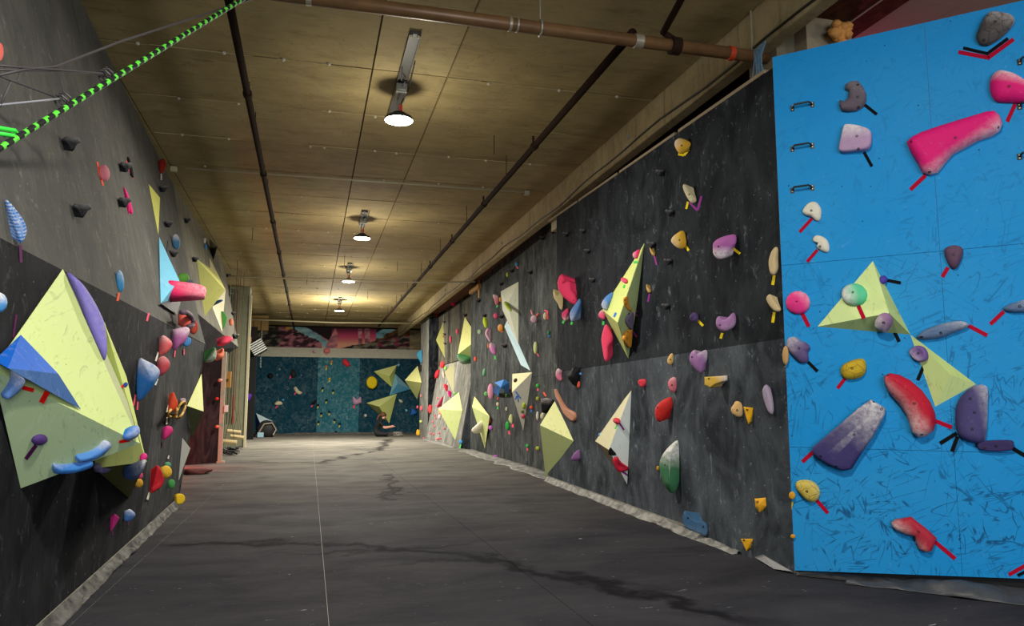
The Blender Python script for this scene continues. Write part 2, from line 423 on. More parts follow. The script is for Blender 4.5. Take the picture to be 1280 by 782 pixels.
# blue paint with dark rubber scuffs, thickest near the mat
def blue_paint():
    t = NT('blue_wall_paint'); base = lin((24, 138, 204)); scu = lin((12, 52, 92))
    big = t.noise(t.coord((.6, .6, .6)), 1.6, 4, .6)
    col = t.mix(t.ramp(big, .35, .7, 0, .35), base, lin((60, 150, 200)))
    sep = t.node('ShaderNodeSeparateXYZ'); t.k.new(t.coord(), sep.inputs[0])
    low = t.ramp(sep.outputs[2], .1, 3.2, .012, -.012)
    tot = None; low = t.ramp(sep.outputs[2], .2, 3.4, 1, .18)
    m1 = t.node('ShaderNodeMapping'); m1.inputs['Rotation'].default_value = (0, 0, math.radians(45.8)); t.k.new(t.coord(), m1.inputs[0])
    for i, (ry, st, fq, g0) in enumerate(((.15, 5, .9, .50), (.8, 6, .8, .53), (1.35, 5, .9, .50), (-.6, 5, .8, .52), (1.9, 7, .7, .55), (-1.1, 4, 1.2, .54), (.4, 9, .6, .52))):
        m2 = t.node('ShaderNodeMapping'); m2.inputs['Rotation'].default_value = (0, ry, 0); m2.inputs['Location'].default_value = (i*3.1, 0, i*1.7); m2.inputs['Scale'].default_value = (1, 0, 1)
        t.k.new(m1.outputs[0], m2.inputs[0])
        m3 = t.node('ShaderNodeMapping'); m3.inputs['Scale'].default_value = (fq, 1, st); t.k.new(m2.outputs[0], m3.inputs[0])
        n = t.noise(m3.outputs[0], 1.6, 2, .5, .5)
        d = t.math('ABSOLUTE', t.math('SUBTRACT', n, .5))
        g = t.noise(m2.outputs[0], 3.4, 3, .6)
        v = t.math('MULTIPLY', t.ramp(d, .003, .014, .8, 0), t.ramp(g, g0, g0+.05, 0, 1))
        tot = v if tot is None else t.math('MAXIMUM', tot, v)
    gate = t.noise(t.coord(), 1.9, 3, .6); tot = t.math('MULTIPLY', tot, t.math('MULTIPLY', t.ramp(gate, .38, .54, .25, 1), low))
    fine = t.noise(t.coord(), 30, 6, .75)
    col = t.mix(t.ramp(fine, .62, .74, 0, .3), col, lin((150, 205, 235)))
    sm = t.noise(t.coord((1, 1, 1)), 3.3, 9, .75, 1.2)
    col = t.mix(t.ramp(sm, .66, .78, 0, .55), col, lin((170, 215, 240)))
    col = t.mix(tot, col, scu)
    vo = t.node('ShaderNodeTexVoronoi'); vo.inputs['Scale'].default_value = 6.5; t.k.new(t.coord(), vo.inputs[0])
    col = t.mix(t.ramp(vo.outputs['Distance'], .035, .05, .85, 0), col, (.01, .02, .04))
    grit = t.noise(t.coord(), 240, 2, .5)
    m = t.done(col, .62, t.math('ADD', t.math('MULTIPLY', tot, -.6), grit), .25, .003, .12); MATS['blue'] = m; return m
BLUE = blue_paint()
EDGE = plain('plywood_edge', (150, 125, 85), .8, nz=.4, nscale=30)
def concrete(name, c, c2, stain, sc=1.0, an=(.7, 2.2, 3)):
    t = NT(name)
    a = t.noise(t.coord((1, 1, 1)), 1.1*sc, 6, .65, .3); b = t.noise(t.coord(an), 2.2*sc, 8, .68, .5)
    g = t.noise(t.coord((1, 22, 22)), 4, 3, .6)
    col = t.mix(t.ramp(a, .35, .65, 0, .8), lin(c), lin(c2))
    col = t.mix(t.ramp(b, .5, .8, 0, .6), col, lin(stain))
    col = t.mix(t.ramp(g, .3, .7, 0, .16), col, (.03, .025, .015))
    # rusty water rings
    r = t.noise(t.coord((1, 1, 1)), 2.2*sc, 5, .6, 1.0); ring = t.math('ABSOLUTE', t.math('SUBTRACT', r, .56))
    col = t.mix(t.ramp(ring, .0, .010, .30, 0), col, lin((70, 48, 22)))
    h = t.math('ADD', t.math('MULTIPLY', g, .6), b)
    m = t.done(col, .85, h, .3, .006, .25); MATS[name] = m; return m
CONC = concrete('formed_concrete', (164, 146, 100), (138, 122, 84), (92, 74, 42))
CONC2 = concrete('formed_concrete_pale', (174, 156, 112), (150, 134, 94), (102, 84, 50))
BEAMC = concrete('beam_concrete', (176, 160, 120), (142, 126, 90), (76, 60, 34), 2, (3, 3, .35))
GAP = plain('gap_black', (9, 9, 9), .95)  # near-black colour that paints in the dark of joints and cavities
ZC = 5.5
# ---- ceiling: formed panels with recessed joints ----
ceil = MB(); ceil.box((-6, -9, ZC+.03), (9.5, 42, ZC+.35))
ceiling = ceil.build('ceiling', GAP, kind='structure')
rows = [-9.2+1.52*k for k in range(35)]
cols_x = [(-6, -2.45), (-2.44, .615), (.625, 1.545), (1.555, 4.40), (4.42, 9.5)]
for i in range(len(rows)-1):
    y0, y1 = rows[i]+.006, rows[i+1]-.006
    for j, (a, b) in enumerate(cols_x):
        if j in (0, 4) and i % 2: continue
        yy1 = y1 if j not in (0, 4) else min(42, rows[min(i+2, len(rows)-1)]-.006)
        m = MB(); dz = random.uniform(0, .008)
        q = .006
        m.add([(a, y0, ZC+.03), (b, y0, ZC+.03), (b, yy1, ZC+.03), (a, yy1, ZC+.03), (a+q, y0+q, ZC+dz-.004), (b-q, y0+q, ZC+dz-.004), (b-q, yy1-q, ZC+dz-.004), (a+q, yy1-q, ZC+dz-.004)],
              [(0,1,2,3), (7,6,5,4), (0,4,5,1), (1,5,6,2), (2,6,7,3), (3,7,4,0)])
        m.build('concrete_panel', CONC if (i*3+j) % 5 else CONC2, ceiling)
# little anchor caps in the joints
nail = MB()
for i in range(len(rows)-1):
    for x in (-1.9, -1.2, -.3, .2, .95, 1.25, 2.1, 2.9, 3.7):
        if random.random() < .55:
            nail.lathe([(.022, 0), (.022, -.02), (.012, -.028)], (x+random.uniform(-.2, .2), rows[i]+random.uniform(-.03, .03), ZC), n=6)
nail.build('anchor_cap', plain('anchor_metal', (190, 180, 160), .5), ceiling, kind='stuff')
# crumbs of pale grout along joints
gr = MB()
for i in range(3, len(rows)-1):
    for (a, b) in ((-2.4, .6), (.63, 1.54), (1.56, 4.3)):
        x = a
        while x < b:
            l = random.uniform(.1, .9)
            if random.random() < .45: gr.box((x, rows[i]-.008, ZC-.008), (min(b, x+l), rows[i]+.003, ZC+.01))
            x += l
gr.build('joint_grout', plain('grout', (176, 158, 112), .9, nz=.5), ceiling, kind='stuff')
# ---- downstand beam on the right ----
bm_ = MB(); bm_.box((4.36, 3.2, 5.03), (4.50, 40, ZC+.01))
beam = bm_.build('trim_1', BEAMC, kind='structure')
for k in range(40):   # board marks left by the shuttering
    y = 3.3+k*.9; m = MB(); m.box((4.350+random.uniform(0, .006), y, 5.035), (4.3595, y+.893, ZC-.005)); m.build('shutter_board_mark', BEAMC, beam)
cb = MB(); P = []
for k in range(60):
    y = 3.4+k*.6; P.append((4.335, y, 5.10+.03*math.sin(y*.8)+.02*math.sin(y*2.3)))
cb.tube(P, .012, 6); tag(cb.build('cable', plain('black_cable', (24, 22, 20), .6)), 'black cable sagging along the concrete beam above the right wall', 'cable')
for (px, py) in ((787, 171), (628, 304), (557, 363)):
    g = Frame((4.36, 0, 5), (0, 1, 0), (0, 0, 1)); p = g.hit(px, py)
    m = MB(); M = Matrix.Rotation(-math.pi/2, 3, 'Y'); m.lathe([(.045, 0), (.045, .03), (.025, .03), (.022, .005), (.002, .005)], p, n=14, M=M)
    m.build('pipe_sleeve', plain('sleeve_grey', (150, 146, 135), .6), beam)
# dark soffit over the right wall, outer side walls that close the hall
o_ = MB(); o_.box((7.2, -9, 0), (7.5, 42, ZC)); o_.build('wall_right_outer', plain('outer_plaster', (120, 104, 92), .9, nz=.3), kind='structure')
o_ = MB(); o_.box((-5.4, -9, 0), (-5.2, 42, ZC)); o_.build('wall_left_outer', plain('outer_dark', (26, 22, 20), .9), kind='structure')
# ---- floor: mats with seams ----
def floor_mat():
    t = NT('mat_vinyl'); v = t.coord()
    a = t.noise(t.coord((.7, 1.3, 1)), 1.3, 6, .6, .5); b = t.noise(t.coord((1.5, 3.0, 1)), 1.9, 8, .72, 1.5)
    base = t.mix(t.ramp(a, .35, .7, 0, 1), lin((41, 41, 46)), lin((57, 56, 60)))
    base = t.mix(t.ramp(b, .66, .76, 0, .6), base, lin((165, 162, 162)))
    dsh = t.noise(t.coord((1.6, 4.5, 1)), 5.5, 6, .7, .8); gd = t.noise(v, .9, 3, .6); base = t.mix(t.math('MULTIPLY', t.ramp(dsh, .66, .72, 0, .75), t.ramp(gd, .42, .58, .15, 1)), base, lin((186, 186, 190)))
    f = t.noise(v, 45, 5, .7); base = t.mix(t.ramp(f, .66, .8, 0, .35), base, lin((150, 148, 150)))
    sep = t.node('ShaderNodeSeparateXYZ'); t.k.new(v, sep.inputs[0]); X, Y = sep.outputs[0], sep.outputs[1]
    # pale tone increases towards the far end of the hall
    base = t.mix(t.math('MULTIPLY', t.ramp(Y, 8, 26, 0, .42), t.ramp(a, .3, .6, .5, 1)), base, lin((176, 170, 154)))
    wob = t.noise(t.coord((1, .8, 1)), 1.4, 5, .6); wob = t.math('MULTIPLY', t.math('SUBTRACT', wob, .5), 1.3)
    tot = None
    for (x1, y1, x2, y2, wd, s) in ((-1.4, 8.7, .2, 8.35, .16, .8), (0, 8.4, 1.5, 7.3, .14, .75), (1.5, 7.4, 2.9, 4.6, .16, .8), (.8, 6.9, 1.8, 7.1, .10, .5), (-.2, 7.6, 1.6, 7.9, .09, .5), (1.35, 12.2, 1.6, 16.2, .07, .7), (1.1, 11.6, 1.45, 13.4, .08, .6), (.2, 19.6, 2.6, 26.0, .16, .8), (2.2, 25, 3.3, 33, .2, .8), (-1.6, 20.5, .6, 19.6, .2, .5), (.4, 21, 2.6, 20.4, .16, .5)):
        L = math.hypot(x2-x1, y2-y1); ux, uy = (x2-x1)/L, (y2-y1)/L
        d = t.math('ADD', t.math('ADD', t.math('MULTIPLY', X, -uy), t.math('MULTIPLY', Y, ux)), x1*uy-y1*ux)
        d = t.math('ABSOLUTE', t.math('ADD', d, wob))
        al = t.math('ADD', t.math('ADD', t.math('MULTIPLY', X, ux), t.math('MULTIPLY', Y, uy)), -(x1*ux+y1*uy)-L/2)
        al = t.ramp(t.math('ABSOLUTE', al), L/2-.25, L/2+.25, 1, 0)
        q = t.math('MULTIPLY', t.ramp(d, wd*.25, wd, s, 0), al); tot = q if tot is None else t.math('MAXIMUM', tot, q)
    col = t.mix(tot, base, lin((14, 13, 18)))
    h = t.math('ADD', t.math('MULTIPLY', a, 1.5), t.math('ADD', t.math('MULTIPLY', f, .15), t.math('MULTIPLY', tot, -.6)))
    m = t.done(col, t.ramp(b, .4, .7, .8, .92), h, .4, .02, .03); MATS['mat'] = m; return m
MATV = floor_mat()
fl = MB(); fl.box((-5.4, -9, -.4), (7.5, 42, -.005)); floor = fl.build('floor', plain('seam_dust', (150, 146, 142), .9), kind='structure')
xs = [-5.3, -1.45, .165, 1.80, 3.45, 7.3]; ys = [-9, 1.4, 13.6, 26.5, 41.5]
for i in range(5):
    for j in range(4):
        a, b, c, d = xs[i]+.0022, xs[i+1]-.0022, ys[j]+.002, ys[j+1]-.002
        m = MB(); e = .002
        m.add([(a, c, -.05), (b, c, -.05), (b, d, -.05), (a, d, -.05), (a, c, -e), (b, c, -e), (b, d, -e), (a, d, -e), (a+e, c+e, 0), (b-e, c+e, 0), (b-e, d-e, 0), (a+e, d-e, 0)],
              [(3,2,1,0), (0,1,5,4), (1,2,6,5), (2,3,7,6), (3,0,4,7), (4,5,9,8), (5,6,10,9), (6,7,11,10), (7,4,8,11), (8,9,10,11)])
        m.build('floor_mat', MATV, floor)
# ---- wall frames ----
def V3(*a): return Vector(a)
roots = {}
for k in ('wall_right', 'wall_left', 'wall_back', 'wall_blue'):
    roots[k] = empty(k, (0, 0, 0), kind='structure')
ZUP = V3(0, 0, 1)
A = V3(3.98, 5.77, 0); B = V3(4.40, 14.0, 0)
RN = Frame(A, B-A, ZUP, roots['wall_right'], 22)
RNL = Frame(A - RN.u*0, B-A, ZUP, roots['wall_right'], 22); 
RL = Frame((4.82, 14.5, 0), V3(5.04, 23.8, 0)-V3(4.82, 14.5, 0), ZUP, roots['wall_right'], 45)      # recessed middle stretch, lower
RU = Frame((4.82, 14.5, 0), V3(5.04, 23.8, 0)-V3(4.82, 14.5, 0), ZUP, roots['wall_right'], 45)      # middle stretch, upper
F1 = V3(5.06, 24.2, 0); F2 = V3(4.76, 27.0, 0); F3 = V3(4.75, 32.2, 0)
RF = frame3(V3(4.86, 25.2, 0), F3, V3(5.28, 32.2, 3.1), roots['wall_right'], 55)                      # far slab, leans back
RFU = Frame((5.30, 24.4, 3.0), V3(5.25, 32.2, 3)-V3(5.30, 24.4, 3), ZUP, roots['wall_right'], 55)
BL = Frame(A, V3(5.10, 4.62, 0)-A, ZUP, roots['wall_blue'], 0)
LA = V3(-1.58, 5.67, 0); LB = V3(-1.80, 11.8, 0)
LL = Frame(LA, LB-LA, ZUP, roots['wall_left'], 28)
s1 = LL.hit(0, 297); s2 = LL.hit(206, 403); s3 = LL.hit(257, 430)
LU = frame3(s1, s2, V3(-2.5, 12, ZC), roots['wall_left'], 25)
LF = frame3(V3(-2.1, 14.9, 3.12), V3(-2.1, 23.75, 3.15), V3(-2.58, 20, ZC), roots['wall_left'], 45)
FB = Frame((0, 40, 0), (1, 0, 0), ZUP, roots['wall_back'], 0)
def panel(fr, poly, mat, th=.03, front=0, parent=None, name='panel'):
    vs, fs = prism(poly, fr.n, th, front)
    return meshobj(name, vs, fs, mat, parent or fr.root)
def pxpoly(fr, s, off=0): return [fr.hit(*p, off) for p in pts(s)]
def along(fr, y, z): # point of the face at depth y and height z
    p = fr.o + fr.u*((y-fr.o.y)/fr.u.y) if abs(fr.u.y) > 1e-6 else fr.o.copy()
    dz = z-p.z
    p2 = p + fr.v*(dz/fr.v.z); 
    if abs(fr.u.y) > 1e-6: p2 += fr.u*((y-p2.y)/fr.u.y)
    return p2
# right wall near: lower boards and upper boards
zs = lambda x, y, fr: fr.hit(x, y).z
seamA = RN.hit(990, 421); seamB = RN.hit(697, 465); topA = RN.hit(970, 82); topB = RN.hit(697, 270)
zA, zB, tA, tB = seamA.z, seamB.z, topA.z, topB.z
def zl(y, a, ya, b, yb): return a+(b-a)*(y-ya)/(yb-ya)
ylow = [5.77, 8.1, 10.5, 14.0]; g_ = .004
for i in range(3):
    y0, y1 = ylow[i]+g_/2, ylow[i+1]-g_/2
    e = RN.hit(697, 465).y if i == 2 else y1
    panel(RN, [along(RN, y0, -.02), along(RN, y1, -.02), along(RN, e, zl(e, zA, seamA.y, zB, seamB.y)-.003), along(RN, y0, zl(y0, zA, seamA.y, zB, seamB.y)-.003)], WBL, .05, .012)
yup = [5.77, 8.25, 10.8, seamB.y]
for i in range(3):
    y0, y1 = yup[i]+g_/2, yup[i+1]-g_/2
    panel(RN, [along(RN, y0, zl(y0, zA, seamA.y, zB, seamB.y)), along(RN, y1, zl(y1, zA, seamA.y, zB, seamB.y)), along(RN, y1, zl(y1, tA, topA.y, tB, topB.y)), along(RN, y0, zl(y0, tA, topA.y, tB, topB.y))], WB, .05)
# return face where the near stretch stands proud of the middle one
pr = [along(RN, 14.0, -.02), along(RN, seamB.y, zB), along(RN, seamB.y, tB), along(RN, seamB.y, tB)+V3(.5, .1, 0), V3(4.9, 14.2, -.02)]
mt0 = RL.hit(690, 276); mt1 = RL.hit(580, 353)
vs, fs = prism(pr, V3(0, 1, 0), .02); meshobj('panel', vs, fs, WB, roots['wall_right'])
# middle stretch
zmid = lambda x, y, f: f.hit(x, y).z
for (ya, yb) in ((14.0, 16.6), (16.605, 19.3), (19.305, 21.9), (21.905, 24.4)):
    z0 = 2.05
    panel(RL, [along(RL, ya if ya > 14.1 else 13.9, -.02), along(RL, yb, -.02), along(RL, yb, z0), along(RL, ya if ya > 14.1 else 13.9, z0)], WML, .04)
    t0 = zl(seamB.y if ya < 14.1 else ya, mt0.z, mt0.y, mt1.z, mt1.y); t1 = zl(yb, mt0.z, mt0.y, mt1.z, mt1.y)
    y_ = ya if ya > 14.1 else seamB.y
    panel(RU, [along(RU, y_, z0+.004), along(RU, yb, z0+.004), along(RU, yb, t1), along(RU, y_, t0)], WML, .04)
# far slab in strips
fy = [25.2, 27.6, 30.0, 32.2]
for i in range(3):
    panel(RF, [along(RF, fy[i]+.003, -.02), along(RF, fy[i+1]-.003, -.02), along(RF, fy[i+1]-.003, 3.08), along(RF, fy[i]+.003, 3.08)], WFAR, .05)
    panel(RFU, [along(RFU, fy[i]-.6+.003, 3.08), along(RFU, fy[i+1]-.003, 3.08), along(RFU, fy[i+1]-.003, 5.2), along(RFU, fy[i]-.6+.003, 5.25)], paint_mat('grey_brown_paint', (74, 72, 64), (170, 165, 150), .6, .3, .4, zstretch=.12) if 'grey_brown_paint' not in MATS else MATS['grey_brown_paint'], .05)
cr = [V3(5.12, 24.3, -.02), V3(4.86, 25.2, -.02), along(RF, 25.2, 3.08), V3(5.35, 24.3, 3.08)]
vs, fs = prism(cr, V3(-.9, -.4, 0).normalized(), .04); meshobj('panel', vs, fs, WB, roots['wall_right'])  # kink panel in black paint, standing in for its shade
# top rail of timber and black boxes added to keep the gap above the wall dark
rail = MB()
for k in range(9):
    ya = 5.9+k*2.0; yb = ya+1.9; f = RN if ya < 13 else RU
    pa, pb = along(f, ya, zl(ya, tA, topA.y, tB, topB.y) if ya < 13 else zl(ya, mt0.z, mt0.y, mt1.z, mt1.y)), along(f, yb, zl(yb, tA, topA.y, tB, topB.y) if ya < 13 else zl(yb, mt0.z, mt0.y, mt1.z, mt1.y))
    n_ = f.n; m = MB(); vs, fs = prism([pa+n_*.01, pb+n_*.01, pb+n_*.01+V3(0, 0, .035), pa+n_*.01+V3(0, 0, .035)], n_, .09); m.add(vs, fs)
    m.build('top_rail', plain('raw_timber', (150, 134, 108), .8, nz=.4), roots['wall_right'])
cav = MB(); cav.box((5.6, 14.0, 3), (5.7, 40, ZC)); cav.box((4.96, 7.1, 3), (5.0, 14.0, 5.29)); cav.build('wall_right_glow_block', GAP, kind='structure')  # near box blocks pink light leaking from behind the blue wall
m = MB(); q = RU.hit(572, 358); m.box((4.9, 22.6, 5.0), (5.0, 24.0, 5.14)); m.box((5.0, 22.9, 4.75), (5.08, 23.1, 5.4))
tag(m.build('timber_brace', plain('brace_timber', (176, 132, 70), .8, nz=.4)), 'short raw timber brace on top of the right wall at its far kink', 'timber')
m = MB(); m.box((4.6, 13.2, 4.88), (4.9, 14.3, 5.25)); tag(m.build('junction_box', plain('box_cream', (176, 170, 140), .6)), 'cream junction box peeping over the middle of the right wall', 'junction box')
# ---- corner column at the far right ----
m = MB(); m.box((4.86, 32.3, -.02), (5.9, 34.8, 2.55)); m.box((4.86, 32.3, 2.58), (5.9, 34.8, 5.2)); m.box((4.88, 32.33, 2.5), (5.88, 34.78, 2.6))
cr_ = m.build('wall_right_column', WCOL, kind='structure')
panel(Frame((4.86, 32.3, 0), (0, 1, 0), ZUP), [V3(4.86, 32.32, 0), V3(4.86, 34.8, 0), V3(4.86, 34.8, 5.2), V3(4.86, 32.32, 5.2)], WFAR, .01, .012, cr_)
# ---- blue corner wall: sheets ----
bt1 = BL.hit(972, 70).z; bt0 = bt1
blu = lambda s, z: A + BL.u*s*(1 if BL.u.x > 0 else -1) + V3(0, 0, z)
z1 = BL.hit(985, 331).z; z2 = 1.05
S = [0, 1.22, 2.44, 3.66]; base_z = [0.0, .0, .0, .0]
for i in range(3):
    for (a, b) in ((-.02, z2-.0015), (z2+.0015, z1-.0015), (z1+.0015, bt1)):
        lo = [a, a]
        if a < 0: lo = [.03 + S[i]*.07, .03+S[i+1]*.07]
        panel(BL, [blu(S[i]+.001, lo[0]), blu(S[i+1]-.001, lo[1]), blu(S[i+1]-.001, b), blu(S[i]+.001, b)], BLUE, .03)
panel(BL, [blu(0, -.02), blu(3.66, -.02), blu(3.66, .5), blu(0, .1)], plain('black_backing', (14, 14, 16), .8), .02, -.035)
panel(RN, [blu(0, -.02)-BL.n*.002, blu(0, bt1), blu(0, bt1)-BL.n*.1, blu(0, -.02)-BL.n*.1], EDGE, .004)
# grey studs and pink lit soffit behind the top of the blue wall
tp = plain('taupe_plaster', (150, 136, 112), .9, nz=.2, spec=.05); tp2 = plain('taupe_plaster_shaded', (120, 112, 90), .9, nz=.3, spec=.05)  # second plaster is the first with shade mixed into its colour
def at(x, y, Y): d = ray(x, y); return CAM + d*(Y/d.y)
def slab_at(x0, x1, yt, Y, dep, zlo, mat, name, **kw):
    a, b = at(x0, yt, Y), at(x1, yt, Y); m = MB(); m.box((a.x, Y, zlo), (b.x, Y+dep, a.z)); return m.build(name, mat, **kw)
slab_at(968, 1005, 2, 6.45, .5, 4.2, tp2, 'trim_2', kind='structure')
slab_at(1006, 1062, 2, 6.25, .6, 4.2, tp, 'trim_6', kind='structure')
slab_at(1064, 1500, -60, 8.6, .1, 4.0, plain('soffit_board', (168, 156, 140), .85, nz=.15, spec=.05), 'trim_7', kind='structure')
fm = MB(); fc_ = at(1050, 34, 6.1)
for k in range(64):
    a = random.uniform(0, 6.28); r = random.uniform(0, .06); top = k > 36
    c = Vector((fc_.x+r*math.cos(a)*(1.8 if top else 1), fc_.y+r*math.sin(a)*.5, fc_.z+(random.uniform(-.08, .03) if top else -.5+k*.0135))); s_ = random.uniform(.025, .05) if not top else random.uniform(.03, .065)
    fm.lathe([(.2*s_, -.8*s_), (.7*s_, -.5*s_), (s_, 0), (.7*s_, .5*s_), (.2*s_, .8*s_)], c, n=8)
tag(fm.build('spray_foam', plain('foam_orange', (214, 150, 76), .9, nz=.5, nscale=30), smooth=True), 'lumpy orange expanding foam between the plaster blocks behind the blue wall', 'foam')
pb = plain('soffit_board', (168, 156, 140), .85, nz=.15, spec=.05); pw = plain('soffit_timber', (96, 56, 40), .8, nz=.8, nscale=7, c2=(40, 18, 14), spec=.1)
so = empty('trim_3', (0, 0, 0), kind='structure')
for k, (x0, x1, mt) in enumerate(((4.51, 4.955, pw), (4.96, 5.22, pw), (5.225, 5.5, pw), (5.505, 6.2, pb), (6.205, 6.9, pb), (6.905, 7.2, pb))):
    zz = 5.30 if k < 3 else 5.40
    for (ya, yb) in ((1.0, 4.2), (4.205, 7.4), (7.405, 10.5)) + (((10.505, 17), (17.005, 24), (24.005, 32)) if k < 2 else ()):
        m = MB(); m.box((x0, ya, zz), (x1, yb, zz+.05)); m.build('soffit_board', mt, so)
m = MB(); m.tube([(5.21, 1, 5.28), (5.21, 10, 5.28)], .008, 5); m.build('cable', plain('cable_pale', (200, 180, 160), .6), so)
lamp('stud_fill_light', 'POINT', (6.4, 3.2, 4.6), 60, (1, .90, .74), .3)  # unseen fill light added to brighten the blocks above the blue wall
lamp('pink_neon', 'POINT', (5.9, 7.7, 4.6), 26, (1, .10, .30), .05)
nt = MB(); nt.tube([(5.8, 8.587, 4.3), (6.2, 8.587, 4.3)], .012, 8)
tag(nt.build('neon_tube', emis('neon_pink', (1, .12, .35), 4)), 'thin pink neon tube behind the top of the blue wall', 'lamp')
# ---- left wall ----
# the lower stretch: near board runs on past the camera
nb = along(LL, .6, 0)
zt = lambda y: zl(y, s1.z, s1.y, s2.z, s2.y)
LY = [.6, 3.0, 5.45, 7.9]
c1 = LL.hit(172, 676); c2_ = LL.hit(222, 632)
for i in range(3):
    y0, y1 = LY[i]+.002, LY[i+1]-.002
    panel(LL, [along(LL, y0, -.02), along(LL, y1, -.02), along(LL, y1, zt(y1)), along(LL, y0, zt(y0))], WLL, .05)
panel(LL, [along(LL, 7.902, -.02), V3(c1.x, c1.y, -.02), s2, along(LL, 7.902, zt(7.9))], WLL, .05)
mid2 = LL.hit(234, 418); midb = LL.hit(197, 655)
panel(LL, [V3(c1.x, c1.y+.004, -.02), V3(c2_.x, c2_.y, -.02), s3, s2+LL.u*.004*(1 if LL.u.y > 0 else -1)], WLL2, .05, -.012)
# upper stretch
LUy = [.6, 3.2, 5.8, 8.3, s2.y]
lo = lambda y: (along(LL, y, zt(y)))
def upz(y): return along(LU, y, ZC)
for i in range(4):
    y0, y1 = LUy[i]+.002, LUy[i+1]-.002
    panel(LU, [along(LU, y0, zt(y0)), along(LU, y1, zt(y1)), upz(y1+.3*(i == 3)), upz(y0)], WLU, .05)
panel(LU, [s2, along(LU, s3.y, s3.z), along(LU, 14.85, 3.0), along(LU, 14.85, ZC), upz(s2.y+.3)], WLU, .05, -.006)
# far upper stretch with its overhanging underside
Fy = [14.9, 17.1, 19.3, 21.5, 23.8]
WLF = paint_mat('grey_wall_paint_pale', (108, 105, 94), (180, 175, 158), .6, .4, .4, zstretch=.15)
for i in range(4):
    y0, y1 = Fy[i]+.003, Fy[i+1]-.003
    panel(LF, [along(LF, y0, 3.13), along(LF, y1, 3.13), along(LF, y1, ZC), along(LF, y0, ZC)], WLF, .05)
un = [V3(-2.1, 14.9, 3.12), V3(-2.1, 18.6, 3.12), V3(-2.45, 15.6, 2.45)]
vs, fs = prism(un, (un[1]-un[0]).cross(un[2]-un[0]).normalized()*(-1 if (un[1]-un[0]).cross(un[2]-un[0]).z > 0 else 1), .03); meshobj('panel', vs, fs, WLL, roots['wall_left'])
un = [V3(-2.1, 18.6, 3.12), V3(-2.1, 23.8, 3.12), V3(-3.0, 23.8, 2.5), V3(-2.45, 15.6, 2.45)]
un[3] = V3(-2.5, 17.2, 2.5)
vs, fs = prism(un, V3(.5, -.2, -.85).normalized(), .03); meshobj('panel', vs, fs, WLL, roots['wall_left'])
un = [V3(-2.1, 18.6, 3.12), V3(-2.5, 17.2, 2.5), V3(-2.45, 15.6, 2.45)]
vs, fs = prism(un, V3(.5, -.2, -.85).normalized(), .03); meshobj('panel', vs, fs, WLL, roots['wall_left'])
# far end face of the near left wall
en = [V3(c2_.x, c2_.y, -.02), V3(s3.x, s3.y, s3.z), V3(s3.x-1.2, s3.y+.3, s3.z), V3(c2_.x-1.2, c2_.y+.3, -.02)]
vs, fs = prism(en, V3(0, 1, 0), .04, .04); meshobj('panel', vs, fs, WLL2, roots['wall_left'])
# ---- recess beyond: red lit board, post, pillar ----
RB = Frame((-4.2, 19.9, 0), (1, .12, 0), ZUP, roots['wall_left'], 0)
m = MB(); vs, fs = prism([V3(-4.2, 18.6, -.02), V3(-2.14, 20.35, -.02), V3(-2.14, 20.35, 2.75), V3(-4.2, 18.6, 2.75)], V3(.65, -.76, 0).normalized(), .04)
m.add(vs, fs); m.build('wall_left_return', paint_mat('maroon_dark_paint', (40, 34, 36), (120, 100, 100), .3, .4, .3), kind='structure')
m = MB(); m.box((-2.16, 20.3, -.01), (-2.06, 20.42, 2.75)); m.box((-2.18, 20.28, -.01), (-2.0, 20.5, .04))
m.build('trim_4', plain('post_cream', (168, 162, 142), .6, nz=.3), kind='structure')
lamp('red_neon', 'POINT', (-3.0, 18.6, .5), 95, (1, .03, .01), .05)
nt = MB(); nt.tube([(-3.1, 18.5, .2), (-3.1, 18.5, .9)], .02, 8)
tag(nt.build('neon_tube', emis('neon_red', (1, .05, .02), 8)), 'red neon tube tucked behind the end of the left wall', 'lamp')
pil = MB(); pil.box((-2.78, 27.6, -.01), (-2.12, 28.3, ZC)); pillar = pil.build('wall_left_pillar', plain('pillar_green_grey', (150, 150, 122), .7, nz=.35, nscale=5), kind='structure')
m = MB(); m.box((-2.13, 27.52, 0), (-2.05, 27.62, 5.2)); m.build('corner_bead', plain('bead_cream', (214, 206, 170), .5), pillar)
m = MB(); m.box((-2.86, 27.5, 0), (-2.76, 27.62, ZC)); m.build('corner_bead', plain('bead_brown', (96, 84, 58), .6), pillar)
for dx in (-2.68, -2.6, -2.5):
    m = MB(); m.tube([(dx, 27.56, .8), (dx+.01, 27.55, 3.2), (dx-.02, 27.56, 5.4)], .012, 6); m.build('conduit', plain('conduit_grey', (110, 108, 90), .5), pillar)
m = MB(); m.box((-5.2, 28.0, 4.95), (-2.1, 28.4, 5.32)); m.box((-5.2, 35.5, 4.75), (-1.9, 35.9, 5.4)); m.build('trim_5', plain('lintel_timber', (120, 96, 52), .8, nz=.5), kind='structure')
m = MB(); m.box((-5.2, 34.0, -.01), (-2.25, 34.2, 4.75)); m.build('wall_left_dark_sheet', plain('opening_black', (8, 8, 10), .95), kind='structure')  # black sheet added so the opening reads as unlit
